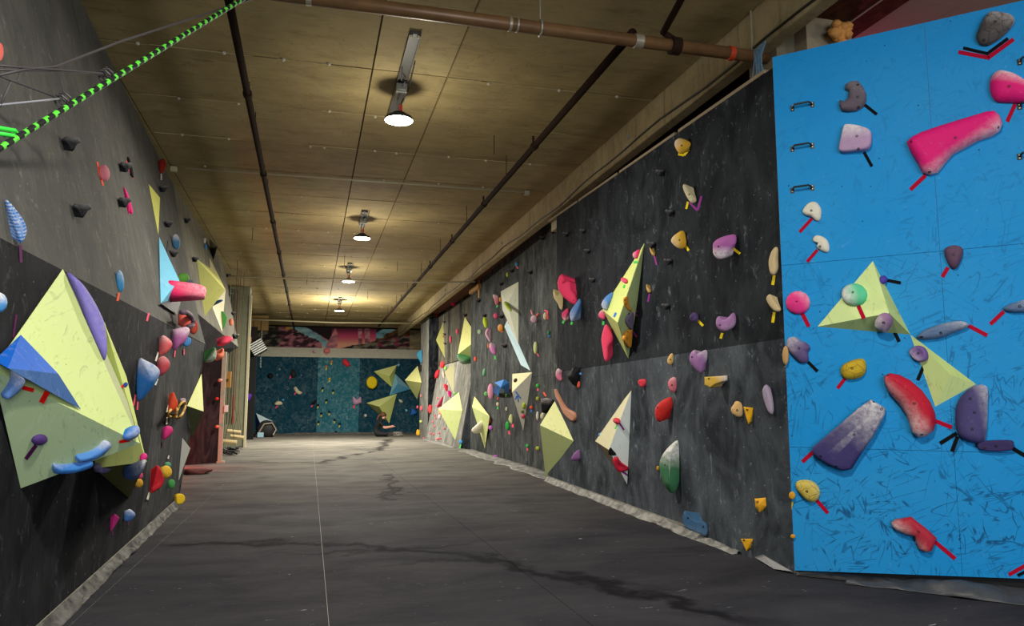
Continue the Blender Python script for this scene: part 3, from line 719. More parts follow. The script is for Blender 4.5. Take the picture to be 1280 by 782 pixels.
# ---- back wall ----
xr = [-3.2, .35, 2.45, 6.4]
for i, (mt, dy) in enumerate(((WT, -.004), (WT2, 0), (WT, -.008))):
    for (a, b, mm) in ((-.02, 2.0, mt), (2.003, 3.86, mt)):
        panel(FB, [V3(xr[i]+.003, 40, a), V3(xr[i+1]-.003, 40, a), V3(xr[i+1]-.003, 40, b), V3(xr[i]+.003, 40, b)], mm, .08, dy)
    led = [V3(xr[i], 40-dy, 3.865), V3(xr[i+1], 40-dy, 3.865), V3(xr[i+1], 40.35, 4.36), V3(xr[i], 40.35, 4.36)]
    vs, fs = prism(led, V3(0, -.8, .6).normalized(), .03); meshobj('ledge_board', vs, fs, WTL, roots['wall_back'])
# mural painted on the wall above the ledge
def mural():
    NX, NZ = 330, 52; x0, x1, z0, z1 = -3.4, 5.6, 4.3, 5.42
    vs = [(x0+(x1-x0)*i/NX, 40.36, z0+(z1-z0)*j/NZ) for j in range(NZ+1) for i in range(NX+1)]
    fs = [(j*(NX+1)+i, j*(NX+1)+i+1, (j+1)*(NX+1)+i+1, (j+1)*(NX+1)+i) for j in range(NZ) for i in range(NX)]
    o = meshobj('mural', vs, fs, None, roots['wall_back'])
    t = NT('mural_paint'); at = t.node('ShaderNodeAttribute', attribute_name='paint'); m = t.done(at.outputs['Color'], .8)
    o.data.materials.clear(); o.data.materials.append(m)
    ca = o.data.color_attributes.new('paint', 'FLOAT_COLOR', 'POINT')
    def mixc(a, b, f): f = max(0, min(1, f)); return tuple(a[k]+(b[k]-a[k])*f for k in range(3))
    for idx, (X, Y, Z) in enumerate(vs):
        # photo pixel this spot is seen at: the picture runs x 310..520, y 433 (bottom) .. 398 (top)
        v = Vector((X, Y, Z))-CAM; px = CX+F*v.dot(RT)/v.dot(FW); py = CY-F*v.dot(UP)/v.dot(FW)
        nz = noise.fractal(Vector((px*.09+py*.03, py*.20, 3.3)), .8, 2.1, 4)*.8; n2 = noise.fractal(Vector((px*.10+py*.05, py*.22, 9.1)), .9, 2.1, 3)
        sky = mixc((222, 160, 130), (196, 66, 104), (430-py)/10); sky = mixc(sky, (70, 14, 44), (419-py)/9)
        if py < 402: sky = (22, 8, 14)
        c = sky
        if px < 415:   # pale blue beam falling to the right
            e = (px-352)/60.0; mid = 398+e*26+e*e*6
            if abs(py-mid-2) < 5.5+2*nz: c = mixc((96, 142, 156), (150, 186, 190), .5+nz)
            if py < mid-4 and px > 360: c = (24, 8, 16)
        if px > 470:
            mid = 420-(px-472)*.62
            if py < mid-5: c = (14, 10, 12)
            elif abs(py-mid) < 6: c = mixc((88, 140, 160), (130, 176, 188), .5+nz)
        if 408 < px < 422 and py > 410+abs(px-419)*1.9: c = mixc((206, 130, 130), (150, 96, 110), .5+n2*1.2)
        if (448 < px < 452.5 and py > 403 + (px-450)**2) or (456 < px < 462 and py > 408): c = mixc((206, 140, 150), (120, 70, 84), .5+n2*1.6)
        hill = 436-(px-415)*.16 if px > 415 else 999
        if px > 452: hill = 430-(px-452)*.25-(4*nz)
        if px > 470: hill = min(hill, 425-(px-470)*.55+5*nz)
        if px > 415 and py > hill+2*nz:
            if px > 470 and py < 426-(px-470)*.2+6*nz: c = mixc((128, 84, 34), (44, 26, 12), .5+1.4*n2)
            elif px > 472 and nz > .02: c = mixc((140, 52, 76), (50, 14, 26), .5+1.8*n2)
            else: c = mixc((122, 116, 98), (30, 26, 24), .45+1.7*n2)
        lh = 402+max(0, px-350)*.50+3*nz
        if px < 402 and py > lh:
            c = mixc((168, 104, 116), (44, 12, 26), .5+1.7*n2)
            if 357 < px < 372 and py < 412: c = mixc((186, 140, 58), (60, 40, 20), .5+1.5*n2)
            if 366 < px < 386 and py < 420 and n2 > -.1: c = (14, 14, 14)
        if px < 350+6*nz: c = mixc((110, 102, 80), (14, 13, 12), .62+1.9*n2)
        if px > 512: c = mixc((150, 136, 104), (110, 98, 74), .5+n2)
        ca.data[idx].color = (*lin(tuple(max(0, q) for q in c)), 1)
mural()
m = MB(); m.box((-5.4, 40.4, -.1), (7.5, 40.7, ZC+.1)); m.build('wall_back_outer', GAP, kind='structure')
# ---- skirts of tarpaulin where the mats meet the walls ----
TARP = plain('tarpaulin_pale', (150, 148, 142), .7, nz=.9, nscale=6, c2=(34, 34, 36))  # dark blotches paint in the shade of folds
TARPD = plain('tarpaulin_creased', (120, 118, 114), .8, nz=.95, nscale=5, c2=(24, 24, 26), spec=.05)  # stronger dark blotches in the colour for deeper fold shade
TARPG = plain('tarpaulin_grey', (70, 71, 74), .5, nz=.5, nscale=7, c2=(40, 40, 44))
def skirt(P0, P1, nrm, up, out, mat, label, seed, step=.05, amp=.02):
    P0, P1 = Vector(P0), Vector(P1); L = (P1-P0).length; n = int(L/step); vs = []; fs = []; K = 7
    for i in range(n+1):
        s_ = i/n; c = P0.lerp(P1, s_)
        for k in range(K):
            f = k/(K-1)
            cr = noise.noise(Vector((s_*L*3.1, f*1.7, seed)))*amp + noise.noise(Vector((s_*L*9, f*3.3+s_*L*4, seed)))*amp*.6
            h = up*(1-f)**1.3*min(1, .25+s_*3); d = out*f**.8
            edge = noise.noise(Vector((s_*L*1.3, seed, f)))*.3
            vs.append(c + nrm*(.008+d*(1+edge)+abs(cr)*.6) + V3(0, 0, max(.004, h*(1+edge*.6)+cr*(1.2 if 0 < k < K-1 else .3))))
    for i in range(n):
        for k in range(K-1): fs.append((i*K+k, i*K+k+1, (i+1)*K+k+1, (i+1)*K+k))
    o = meshobj('mat_skirt', vs, fs, mat, smooth=True, label=label, cat='tarpaulin')
    md = o.modifiers.new('thick', 'SOLIDIFY'); md.thickness = .004; md.offset = 1
    return o
skirt(along(LL, 3.2, 0), V3(c2_.x, c2_.y-.1, 0), LL.n, .075, .075, TARPD, 'crumpled pale tarpaulin skirt along the foot of the left wall', 1.3, .05, .035)
skirt(along(RN, 6.65, 0), along(RN, 13.95, 0), RN.n, .085, .10, TARP, 'crumpled pale tarpaulin skirt along the foot of the near right wall', 4.1, .05, .035)
skirt(V3(4.82, 14.1, 0), V3(5.0, 23.8, 0), V3(-1, 0, 0), .05, .42, TARP, 'wide whitish tarpaulin strip on the mat below the middle of the right wall', 7.7, .12, .015)
skirt(V3(4.80, 25.3, 0), V3(4.72, 32.1, 0), V3(-1, 0, 0), .05, .16, TARP, 'thin whitish strip along the foot of the far right slab', 2.7, .15, .01)
skirt(V3(-2.0, 39.9, 0), V3(4.8, 39.9, 0), V3(0, -1, 0), .07, .5, TARP, 'pale dusty strip along the foot of the teal back wall', 8.7, .15, .02)
skirt(blu(.42, 0), blu(3.5, 0), BL.n, .085, .2, TARPG, 'dark grey tarpaulin flap bunched under the blue wall', 5.5, .03, .055)
skirt(blu(.02, 0), blu(.9, 0), BL.n, .045, .07, plain('rubber_black', (16, 16, 18), .6), 'torn black rubber edge under the left corner of the blue wall', 3.5, .03, .02)
for (p0, p1, nn_, z_) in ((along(LL, 3.2, 0), V3(c2_.x, c2_.y-.1, 0), LL.n, .072), (along(RN, 7.6, 0), along(RN, 13.95, 0), RN.n, .082)):
    vs, fs = prism([p0+V3(0, 0, z_-.012)+nn_*.02, p1+V3(0, 0, z_-.012)+nn_*.02, p1+V3(0, 0, z_+.01)+nn_*.02, p0+V3(0, 0, z_+.01)+nn_*.02], nn_, .008)
    meshobj('skirt_batten', vs, fs, plain('batten_pale', (150, 146, 136), .8, nz=.6, nscale=4, c2=(60, 58, 56), spec=.05), roots['wall_left' if nn_.x > 0 else 'wall_right'])
fp = [RN.hit(953, 693, .02), RN.hit(990, 714, .03), RN.hit(984, 716, .10), RN.hit(957, 705, .08)]
fp[1].z = max(.02, fp[1].z); vs, fs = prism([fp[0], fp[1], V3(3.9, 5.95, .01), V3(4.0, 6.4, .02)], RN.n, .006)
meshobj('tarp_flap', vs, fs, plain('flap_grey', (140, 140, 142), .6, nz=.3), label='grey triangular tarpaulin flap at the foot of the right wall by the blue corner', cat='tarpaulin')
# ================= pipes, conduits, lamps =================
PIPE = plain('pipe_brown', (128, 94, 60), .42, .15, nz=.5, nscale=3, c2=(60, 42, 28))
PIPED = plain('pipe_dark', (44, 28, 20), .85, 0, spec=.1, nz=.5, nscale=4)
GALV = plain('galvanised', (170, 160, 138), .45, .4, nz=.3)
m = MB(); py = 6.62; m.tube([(-1.4, py, 5.0), (1.5, py, 5.0), (4.7, py, 5.0)], .063, 18)
bigpipe = m.build('sprinkler_main', PIPE, smooth=True, label='thick brown steel sprinkler main crossing the hall near the camera', cat='pipe')
def ring(parent, c, r, w_, mat, axis='X', name='pipe_clamp', loc0=(0, 0, 0)):
    M = Matrix.Rotation(math.pi/2, 3, 'Y') if axis == 'X' else Matrix.Rotation(-math.pi/2, 3, 'X')
    q = MB(); q.lathe([(r, -w_/2), (r+.004, -w_/2+.003), (r+.004, w_/2-.003), (r, w_/2)], c, n=18, M=M); return q.build(name, mat, parent, smooth=False)
for x, ww, mt in ((-.12, .05, GALV), (1.73, .03, GALV), (1.80, .02, GALV), (3.05, .09, GALV)): ring(bigpipe, (x, py, 5.0), .066, ww, mt)
ring(bigpipe, (4.08, py, 5.0), .069, .06, plain('clamp_red', (186, 62, 28), .5))
ring(bigpipe, (3.45, py, 5.0), .085, .10, PIPED, name='tee_fitting'); ring(bigpipe, (-.82, py, 5.0), .085, .10, PIPED, name='tee_fitting')
q = MB(); q.tube([(2.03, py, 5.065), (2.03, py, 5.5)], .008, 6); q.tube([(2.03, py+.07*math.cos(a), 5.0+.075*math.sin(a)) for a in [k*math.pi/6 for k in range(13)]], .012, 6); q.build('hanger', GALV, bigpipe)
q = MB(); q.tube([(4.33, py, 5.065), (4.33, py, 5.5)], .01, 6); q.build('hanger', GALV, bigpipe)
def branch(x, y0, y1, z, r, label, ears):
    m = MB(); P = [(x+(0 if y < 8 else .0), y, z) for y in [y0+(y1-y0)*k/16 for k in range(17)]]
    m.tube(P, r, 10); o = m.build('sprinkler_branch', PIPED, smooth=True, label=label, cat='pipe')
    for k, y in enumerate(ears):
        ring(o, (x, y, z), r+.008, .09, PIPED, 'Y', 'pipe_coupling')
        q = MB(); q.tube([(x, y+.05, z), (x, y+.05, z+.13)], .013, 6); q.lathe([(.024, 0), (.008, .02), (.022, .035)], (x, y+.05, z+.13), n=8); q.build('sprinkler_head', PIPED, o)
    for k, y in enumerate([e+1.55 for e in ears]):
        q = MB(); q.tube([(x-.02, y, z), (x-.02, y, 5.5)], .006, 5); q.build('hanger', PIPED, o)
    return o
branch(-.84, 6.62, 38, 5.13, .042, 'long dark sprinkler pipe running down the left half of the ceiling', [9.3, 12.6, 15.9, 19.2, 22.5, 25.8, 29.1, 32.4])
branch(3.03, 6.7, 36, 5.13, .045, 'long dark sprinkler pipe running down the right half of the ceiling', [10.2, 13.5, 16.8, 20.1, 23.4, 26.7, 30.0])
m = MB(); m.tube([(3.45, py, 5.06), (3.3, py-.05, 5.1), (3.05, 5.2, 5.13), (3.05, 3.2, 5.13)], .035, 8); m.build('pipe_stub', PIPED, bigpipe)
CND = plain('conduit_pale', (186, 176, 144), .5, .2)
def conduit(Pn, r, label, fit=()):
    m = MB(); m.tube(Pn, r, 8); o = m.build('conduit', CND, smooth=True, label=label, cat='conduit')
    for p in fit:
        q = MB(); q.box((p[0]-.05, p[1]-.04, p[2]-.05), (p[0]+.05, p[1]+.04, p[2]+.03)); q.build('fitting_box', CND, o)
conduit([(-2.2, 13.72, 5.46), (1, 13.7, 5.47), (3.85, 13.66, 5.46)], .016, 'pale thin conduit crossing the ceiling before the second lamp', [(3.9, 13.66, 5.46), (-2.38, 13.72, 5.44)])
conduit([(-2.3, 22.2, 4.98), (-1, 21.9, 4.93), (.6, 21.7, 4.96), (1.2, 21.6, 4.92), (3.0, 21.4, 4.9), (4.5, 21.2, 4.95)], .022, 'pale hanging conduit crossing the hall beside the third lamp')
conduit([(-2.6, 34.2, 5.08), (1, 34.3, 5.05), (4.8, 34.2, 5.12)], .03, 'pale conduit running in front of the mural at the far end')
for k in range(6):
    x, y = [(-.2, 24.5), (2.3, 21.5), (1.9, 27.5), (-1.4, 18.2), (.8, 20.9), (2.6, 10.9)][k]
    m = MB(); m.tube([(x, y, 5.5), (x, y, 5.2)], .006, 5); m.build('threaded_rod', PIPED, ceiling)
for p in ((2.5, 15.6), (-.7, 24.4)):
    pass
# ---- high bay lamps ----
LENS = emis('lamp_lens', (1.0, .93, .72), 28)
BRK = plain('bracket_grey', (74, 72, 66), .5, .3, nz=.3); DRV = plain('driver_grey', (150, 150, 138), .5, .3); HOUS = plain('housing_dark', (40, 40, 42), .5, .3)
ORD = ['behind the camera', 'just above the camera', 'nearest in view, on the long grey bracket', 'second from the camera, beyond the long ceiling conduit', 'third from the camera, above the hanging conduit', 'fourth from the camera, smallest, before the mural', 'beyond the mural lintel']
for i, y in enumerate(LAMP_Y):
    if i == 6: continue
    x = 1.0; root = empty('ceiling_lamp', (x, y, ZC), 'round white glowing high-bay lamp, %s' % ORD[i], 'lamp')
    z = 5.06
    near = i < 4
    l0, l1 = (-1.55, .95) if i == 2 else ((-.75, .35) if i >= 3 else (-.9, .9))
    q = MB(); q.box((-.06, l0, -.035), (.06, l1, -.004)); q.box((-.065, l0, -.055), (-.057, l1, -.004)); q.box((.057, l0, -.055), (.065, l1, -.004)); q.build('bracket', BRK, root)
    q = MB()
    for yy in (l0+.04, l1-.04):
        for xx in (-.04, .04): q.lathe([(.018, -.036), (.018, -.055), (.008, -.06)], (xx, yy, 0), n=8)
    q.build('bracket_bolt', plain('bolt_white', (205, 190, 160), .5), root)
    q = MB(); q.box((-.065, -.28, -.17), (.065, .1, -.06)); q.box((-.05, -.30, -.15), (.05, -.28, -.08)); q.build('driver_box', DRV, root)
    q = MB(); q.tube([(-.05, -.7, -.05), (-.03, -.5, -.12), (.03, -.4, -.08), (0, -.28, -.12)], .008, 6); q.tube([(.09, -.8, -.03), (.1, -.2, -.08), (.03, .0, -.2), (.02, .02, -.34)], .007, 6); q.build('supply_cable', plain('black_cable', (24, 22, 20), .6), root)
    q = MB(); q.tube([(-.02, .0, -.17), (-.02, .0, -.36)], .012, 6); q.build('hook', DRV, root)
    q = MB(); q.box((.0, -.03, -.32), (.04, .01, -.24)); q.build('warning_tag', plain('tag_red', (220, 60, 40), .5), root)
    q = MB(); q.lathe([(.05, -.33), (.09, -.35), (.10, -.39), (.17, -.40), (.19, -.43), (.185, -.445)], (0, 0, 0), n=28); q.build('housing', HOUS, root, smooth=False)
    q = MB(); q.lathe([(.178, -.443), (.178, -.450), (.12, -.462), (.01, -.468)], (0, 0, 0), n=28); q.build('lens', LENS, root, smooth=True)
    lamp('lamp_glow', 'AREA', (x, y, z-.04), LAMP_POW[i], (1.0, .95, .84), .34)
    lamp('ceiling_fill_light', 'POINT', (x, y, z-.62), LAMP_POW[i]*(.55 if i == 5 else .24), (1.0, .94, .80), .12)  # extra point light added below the lens to lift ceiling and walls
# ---- rope and cords near the camera at the upper left ----
pA = Vector((-.42, 6.45, 5.02)); d0 = ray(-60, 222); pB = CAM + d0*(3.55/d0.dot(FW))
n = 190; m = MB(); m.mi = []
q = (pB-pA)
PP = [pA + q*(k/n) + V3(0, 0, -.10*math.sin(math.pi*k/n)*0) for k in range(n+1)]
m.tube(PP, .017, 10, cap=True)
nf = len(m.f)
# two colours wound round the core
mi = []
for i in range(n):
    for k in range(10): mi.append(1 if ((i*10 + k*2.6) % 42) < 15 else 0)
m.mi = mi + [0]*(nf-len(mi))
rope = m.build('wrapped_rope', None, mats=[plain('cord_black', (18, 18, 20), .7), plain('cord_green', (96, 220, 60), .6)], label='thick black cord wrapped in bright green stripes, stretched across the upper left', cat='rope')
CORD = plain('cord_grey', (74, 70, 72), .5)
def ropedep(x):
    b = min(range(n+1), key=lambda k: abs(CX+F*(PP[k]-CAM).dot(RT)/(PP[k]-CAM).dot(FW)-x)); return (PP[b]-CAM).dot(FW)
def px3(x, y, dep): d = ray(x, y); return CAM + d*((ropedep(max(x, -55))+.02)/d.dot(FW))
def cord(name, P, r, mat, label, cat='cord'):
    m = MB(); m.tube([px3(*p) for p in P], r, 7); return m.build(name, mat, smooth=True, label=label, cat=cat)
cord('bungee_cord', [(-20, 98, 5.2), (30, 87, 5.3), (70, 83, 5.4), (150, 52, 5.8), (240, 23, 6.3), (318, -2, 6.7)], 0.0071, CORD, 'long grey bungee cord slung above the striped rope')
cord('bungee_cord', [(-20, 80, 5.2), (24, 84, 5.25), (70, 87, 5.35), (128, 92, 5.5), (134, 91, 5.55)], 0.0064, CORD, 'grey bungee cord hooked to the striped rope at its right end')
cord('bungee_cord', [(-20, 86, 5.15), (20, 88, 5.2), (80, 88, 5.35), (126, 93, 5.5)], 0.0056, CORD, 'thinner grey bungee cord running just under the hooked one')
cord('bungee_cord', [(-20, 90, 5.1), (0, 95, 5.15), (15, 101, 5.2), (48, 113, 5.25), (76, 124, 5.35)], 0.0053, CORD, 'grey cord sloping down to the knot on the striped rope')
cord('bungee_cord', [(-20, 133, 5.1), (0, 131, 5.15), (50, 126, 5.25), (76, 123, 5.35)], 0.0060, plain('cord_silver', (150, 150, 160), .4), 'silver grey cord running almost level into the knot on the striped rope')
cord('bungee_cord', [(26, 88, 5.2), (22, 102, 5.2), (14, 101, 5.2), (8, 115, 5.15), (0, 133, 5.15)], 0.0053, CORD, 'short grey cord tied zigzag between the two bungee lines')
for (x, y, dep, nm) in ((79, 124, 5.35, 'lower knot of grey cord on the striped rope'), (133, 93, 5.52, 'upper knot of grey cord on the striped rope')):
    c = px3(x, y, dep); m = MB(); ax = (pB-pA).normalized(); sx = ax.orthogonal().normalized(); sy = ax.cross(sx)
    m.tube([c + (sx*math.cos(a*.9)+sy*math.sin(a*.9))*.033 + ax*(a-9)*.0045 for a in range(19)], 0.0064, 6)
    tag(m.build('cord_knot', CORD), nm, 'knot')
cord('hook_strap', [(-20, 157, 5.0), (0, 160, 5.0), (18, 163, 5.02), (26, 170, 5.0), (12, 169, 5.0), (-20, 164, 5.0)], .012, plain('strap_green', (70, 235, 80), .5), 'bright green plastic strap looped on the rope at the left edge', 'strap')
# blue rope bundle hanging behind the big pipe over the right wall
m = MB()
c0 = RN.hit(918, 92, .05)
for k in range(12):
    a = random.uniform(-.12, .12); b = random.uniform(-.14, .14)
    m.tube([(4.25, c0.y+a, 4.98), (4.22, c0.y+a*.5+b*.5, 4.85), (4.24, c0.y+b, 4.66-random.uniform(0, .08))], .006, 5)
tag(m.build('rope_bundle', plain('rope_blue', (96, 132, 158), .8, nz=.3)), 'frayed blue rope bundle hanging between the big pipe and the right wall', 'rope')
# ================= climbing volumes =================
Y1, Y1d, Y1s = (208, 220, 132), (176, 188, 104), (150, 172, 118)
CRM, WHT = (206, 200, 158), (218, 224, 214)
# left wall
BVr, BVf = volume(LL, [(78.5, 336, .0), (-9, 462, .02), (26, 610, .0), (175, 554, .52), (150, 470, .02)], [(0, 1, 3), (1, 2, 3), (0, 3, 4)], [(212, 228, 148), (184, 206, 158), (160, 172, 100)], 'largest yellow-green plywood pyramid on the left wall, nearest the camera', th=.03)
V2r, V2f = volume(LL, [(130, 402, .0), (183, 577, .42), (118, 585, .0), (161, 622, .0), (158, 470, .2)], [(0, 4, 1), (0, 1, 2), (1, 3, 2)], [(212, 224, 132), (212, 222, 132), (118, 118, 60)], 'yellow-green pyramid with a shade-darkened underside behind the largest one')
volume(LU, [(186, 230, 0), (200, 247, .04), (198, 293, 0)], [(0, 1, 2)], [(214, 214, 106)], 'slim yellow triangular volume high on the grey left wall')
volume(LU, [(199, 296, .02), (201, 379, .0), (224, 350, .20), (231, 372, .10), (210, 300, 0)], [(0, 1, 3, 2), (1, 4, 3)], [(124, 196, 226), (30, 32, 38)], 'light blue triangular volume under the slim yellow one on the left wall')
volume(LU, [(201, 379, .04), (228, 371, .06), (221, 393, .02)], [(0, 1, 2)], [(34, 36, 44)], 'small black wedge volume below the light blue triangle')
volume(LF, [(246, 324, .0), (281.5, 362, .45), (256, 395, .0), (270, 340, 0)], [(0, 1, 2), (0, 3, 1)], [(204, 204, 118)], 'scuffed yellow diamond volume on the far upper left wall')
volume(LF, [(262, 322, .0), (282, 362, .12), (277.5, 414, .0), (266, 385, .0)], [(0, 1, 3), (3, 1, 2)], [(206, 196, 150), (216, 208, 166)], 'tall cream volume tucked behind the scuffed yellow diamond')
volume(LF, [(262, 298, .1), (272, 308, .25), (267, 325, 0), (262.5, 310, 0)], [(0, 1, 3), (3, 1, 2)], [(134, 124, 104), (22, 22, 22)], 'small grey and black pyramid at the ceiling line of the left wall')
volume(LL, [(252, 467, 0), (254.5, 514, .2), (234, 507, .0), (248, 477, 0)], [(0, 1, 2)], [(206, 212, 118)], 'yellow triangular volume at the far end of the lower left wall')
volume(LL, [(234, 507, 0), (254.5, 514, .2), (240, 548, .0)], [(0, 1, 2)], [(84, 90, 58)], 'shade-darkened lower facet of the yellow volume at the left wall end')
volume(LL, [(228, 547, 0), (238, 560, .05), (223.5, 600, .0)], [(0, 1, 2)], [(170, 172, 168)], 'grey spike volume low at the far end of the left wall')
# right wall
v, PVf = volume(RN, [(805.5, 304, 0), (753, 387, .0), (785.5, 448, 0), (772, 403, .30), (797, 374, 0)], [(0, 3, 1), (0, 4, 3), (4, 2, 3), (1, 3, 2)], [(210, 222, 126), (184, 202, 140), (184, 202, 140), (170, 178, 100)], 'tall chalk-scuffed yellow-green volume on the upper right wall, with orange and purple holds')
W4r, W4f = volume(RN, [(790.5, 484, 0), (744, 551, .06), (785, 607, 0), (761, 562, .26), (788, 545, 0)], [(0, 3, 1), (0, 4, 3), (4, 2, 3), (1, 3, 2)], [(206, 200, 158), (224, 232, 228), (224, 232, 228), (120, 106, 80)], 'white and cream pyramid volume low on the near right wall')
volume(RN, [(694, 500, 0), (675, 531, .32), (682, 597, 0), (717, 551, .02)], [(0, 3, 1), (1, 3, 2)], [(226, 230, 158), (204, 224, 154)], 'big pale yellow diamond volume low on the right wall at its step')
UMr, UMf = volume(RU, [(648, 352, 0), (626, 364, .12), (628, 387, .14), (648, 430, 0), (634, 380, .22)], [(0, 4, 1), (1, 4, 2), (2, 4, 3), (0, 3, 4)], [(196, 200, 178), (190, 194, 172)], 'pale grey kite volume on the upper middle of the right wall')
volume(RU, [(634, 400, .06), (630.5, 408, .1), (651, 456, .08), (663, 463, 0), (648, 429, 0)], [(0, 1, 2, 3, 4)], [(176, 204, 212)], 'pale blue bar volume slanting below the pale grey kite', th=.1)
LMr, LMf = volume(RL, [(640.5, 467, .2), (665, 465, 0), (654, 538, 0), (640, 490, .34)], [(0, 3, 1), (3, 2, 1)], [(214, 206, 158), (206, 206, 190)], 'cream dagger volume with blue tape under the pale blue bar')
volume(RL, [(593, 495, 0), (590, 508, .25), (612, 520, .1), (606, 560, 0)], [(0, 2, 1), (1, 2, 3)], [(226, 222, 148), (200, 212, 140)], 'narrow yellow dart volume behind the white pill hold')
volume(RL, [(618, 478, .25), (630, 474, .3), (636, 478, .2), (636, 492, .05), (626, 484, .3)], [(0, 4, 1), (1, 4, 2), (2, 4, 3)], [(64, 138, 220)], 'bright blue folded volume on the lower middle right wall, right half')
volume(RL, [(617, 482, .25), (626, 484, .3), (623, 495, .05), (617, 490, .05)], [(0, 1, 2, 3)], [(36, 108, 186)], 'darker blue triangular volume joined to the folded blue one')
volume(RFU, [(554, 402, 0), (545, 425, 'auto'), (556, 447, 0)], [(0, 1, 2)], [(222, 222, 132)], 'far yellow triangle volume, leftmost on the upper far slab')
volume(RFU, [(581, 396, 0), (572, 443, .5), (598, 423, .1), (591, 456, 0)], [(0, 3, 1), (0, 2, 1), (1, 2, 3)], [(224, 224, 140), (224, 224, 140), (168, 182, 112)], 'large yellow kite volume above the green hold on the far right wall')
volume(RF, [(568, 452, 0), (555.5, 465, .35), (567, 492, 0)], [(0, 1, 2)], [(222, 218, 172)], 'cream triangle volume on the far slab beside the red holds')
volume(RF, [(573.5, 490, 0), (548, 511, .6), (578, 513, .02), (569, 550, 0)], [(0, 2, 1), (1, 2, 3)], [(226, 226, 150), (204, 216, 146)], 'large pale yellow diamond volume on the far slab near the floor')
CF = Frame((4.848, 32.3, 0), (0, 1, 0), ZUP, roots['wall_right'], 60)
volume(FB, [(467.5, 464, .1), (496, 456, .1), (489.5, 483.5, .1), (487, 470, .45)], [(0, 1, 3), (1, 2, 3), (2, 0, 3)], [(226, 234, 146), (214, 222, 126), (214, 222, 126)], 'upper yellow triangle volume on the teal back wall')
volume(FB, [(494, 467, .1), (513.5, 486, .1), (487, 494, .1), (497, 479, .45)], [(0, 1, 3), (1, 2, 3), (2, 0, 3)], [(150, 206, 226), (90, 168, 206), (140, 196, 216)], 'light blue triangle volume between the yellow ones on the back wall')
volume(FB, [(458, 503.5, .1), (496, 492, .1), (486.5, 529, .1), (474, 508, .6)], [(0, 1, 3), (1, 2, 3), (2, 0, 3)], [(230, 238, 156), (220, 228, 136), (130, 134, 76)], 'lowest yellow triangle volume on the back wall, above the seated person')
volume(CF, [(522, 457, 0), (506, 475, .6), (527, 478, .02), (521.5, 499, 0)], [(0, 2, 1), (1, 2, 3)], [(226, 226, 150), (160, 164, 100)], 'yellow kite volume on the column in the right corner by the back wall')
volume(FB, [(320, 516, .1), (340.5, 526, .3), (327, 533, .5), (321, 545, .1)], [(0, 1, 2), (0, 2, 3), (1, 3, 2)], [(206, 228, 236), (26, 34, 92), (16, 18, 50)], 'pale triangle volume with navy sides in the left corner of the back wall')
# blue wall
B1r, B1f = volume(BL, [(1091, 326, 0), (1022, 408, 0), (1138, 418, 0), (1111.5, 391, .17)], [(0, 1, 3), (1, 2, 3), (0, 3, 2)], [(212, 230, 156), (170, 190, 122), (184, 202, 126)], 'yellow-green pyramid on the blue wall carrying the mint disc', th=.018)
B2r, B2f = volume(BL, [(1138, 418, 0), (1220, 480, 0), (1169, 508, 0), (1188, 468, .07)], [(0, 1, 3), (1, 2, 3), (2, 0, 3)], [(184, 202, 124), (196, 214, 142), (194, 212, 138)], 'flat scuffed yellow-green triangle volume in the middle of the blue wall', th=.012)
# ================= holds on the blue wall =================
GRY = (92, 90, 96); MAU = (182, 150, 184); PNK = (226, 28, 118); BONE = (220, 214, 196); RED = (178, 26, 48); PUR = (70, 62, 112)
hold(BL, "1238,15 1250,15 1265,19 1268,28 1258,41 1247,50 1234,57 1224,55 1220,47 1223,37 1230,23", (88, 82, 80), 'grey pitted stone-shaped hold at the top right of the blue wall', lump=.25, crack=True, chalk=(.3, -.8, .5), bolts=[(1244, 27), (1230, 50)])
tapes(BL, '1198,65-1237,72.5; 1235,72.5-1267,49', 'red', 5); tapes(BL, '1204,60-1234,67; 1233,68-1260,48', 'black', 4)
hold(BL, "1057,106 1064,102 1073,101.5 1078,107 1083,117 1083,126 1079,134 1070,139 1060,140 1052,139 1049,132 1050,125 1056,127 1060,122 1061,114 1056,112", (98, 88, 98), 'grey-mauve C-shaped hold below the top edge of the blue wall', spine="1066,106 1072,112 1073,122 1066,132 1056,134", k=.3, lump=.2, chalk=(.1, -.2, .4), bolts=[(1072, 106), (1072, 121), (1073, 134)], per=2)
tapes(BL, '1081,131-1096,143', 'black', 4)
hold(BL, "1055,159 1060,156 1074,158 1087,163 1090,170 1089,182 1083,188 1068,190 1053,191 1049,187 1051,175", MAU, 'pale mauve squarish hold below the C-shaped one on the blue wall', prof='flat', k=.3, chalk=(0, -1.2, .8), bolts=[(1071, 170), (1073, 186)])
tapes(BL, '1080,190-1090,208', 'black', 4)
hold(BL, "1239,97 1246,89 1257,89 1272,94 1288,106 1292,118 1280,128 1262,128 1246,127 1239,119 1237,108", PNK, 'hot pink boulder hold cut by the right edge of the photo', chalk=(.5, -1.1, .9), lump=.12, bolts=[(1261, 108)])
tapes(BL, '1259,152-1269,130', 'red', 5)
hold(BL, "1133,178 1140,171 1152,165 1175,157 1205,148 1232,140 1243,139 1250,145 1253,155 1249,164 1240,170 1222,176 1208,184 1192,192 1182,203 1172,216 1162,219 1153,216 1146,203 1138,190", PNK, 'largest hot pink slab hold on the blue wall with chalk along its lower edge', spine="1150,182 1160,196 1190,170 1235,154", k=.26, chalk=(.95, 1.2, 1.0), bolts=[(1194, 172), (1139, 177), (1162, 215), (1248, 159)])
tapes(BL, '1138,237-1157,219', 'red', 5)
hold(BL, "1008,256 1014,252 1021,253 1026,260 1027,267 1025,275 1020,276 1014,271 1007,269 1003,264", BONE, 'upper bone-white hold with brown pits at the left of the blue wall', lump=.25, k=.35, bolts=[(1014, 263)])
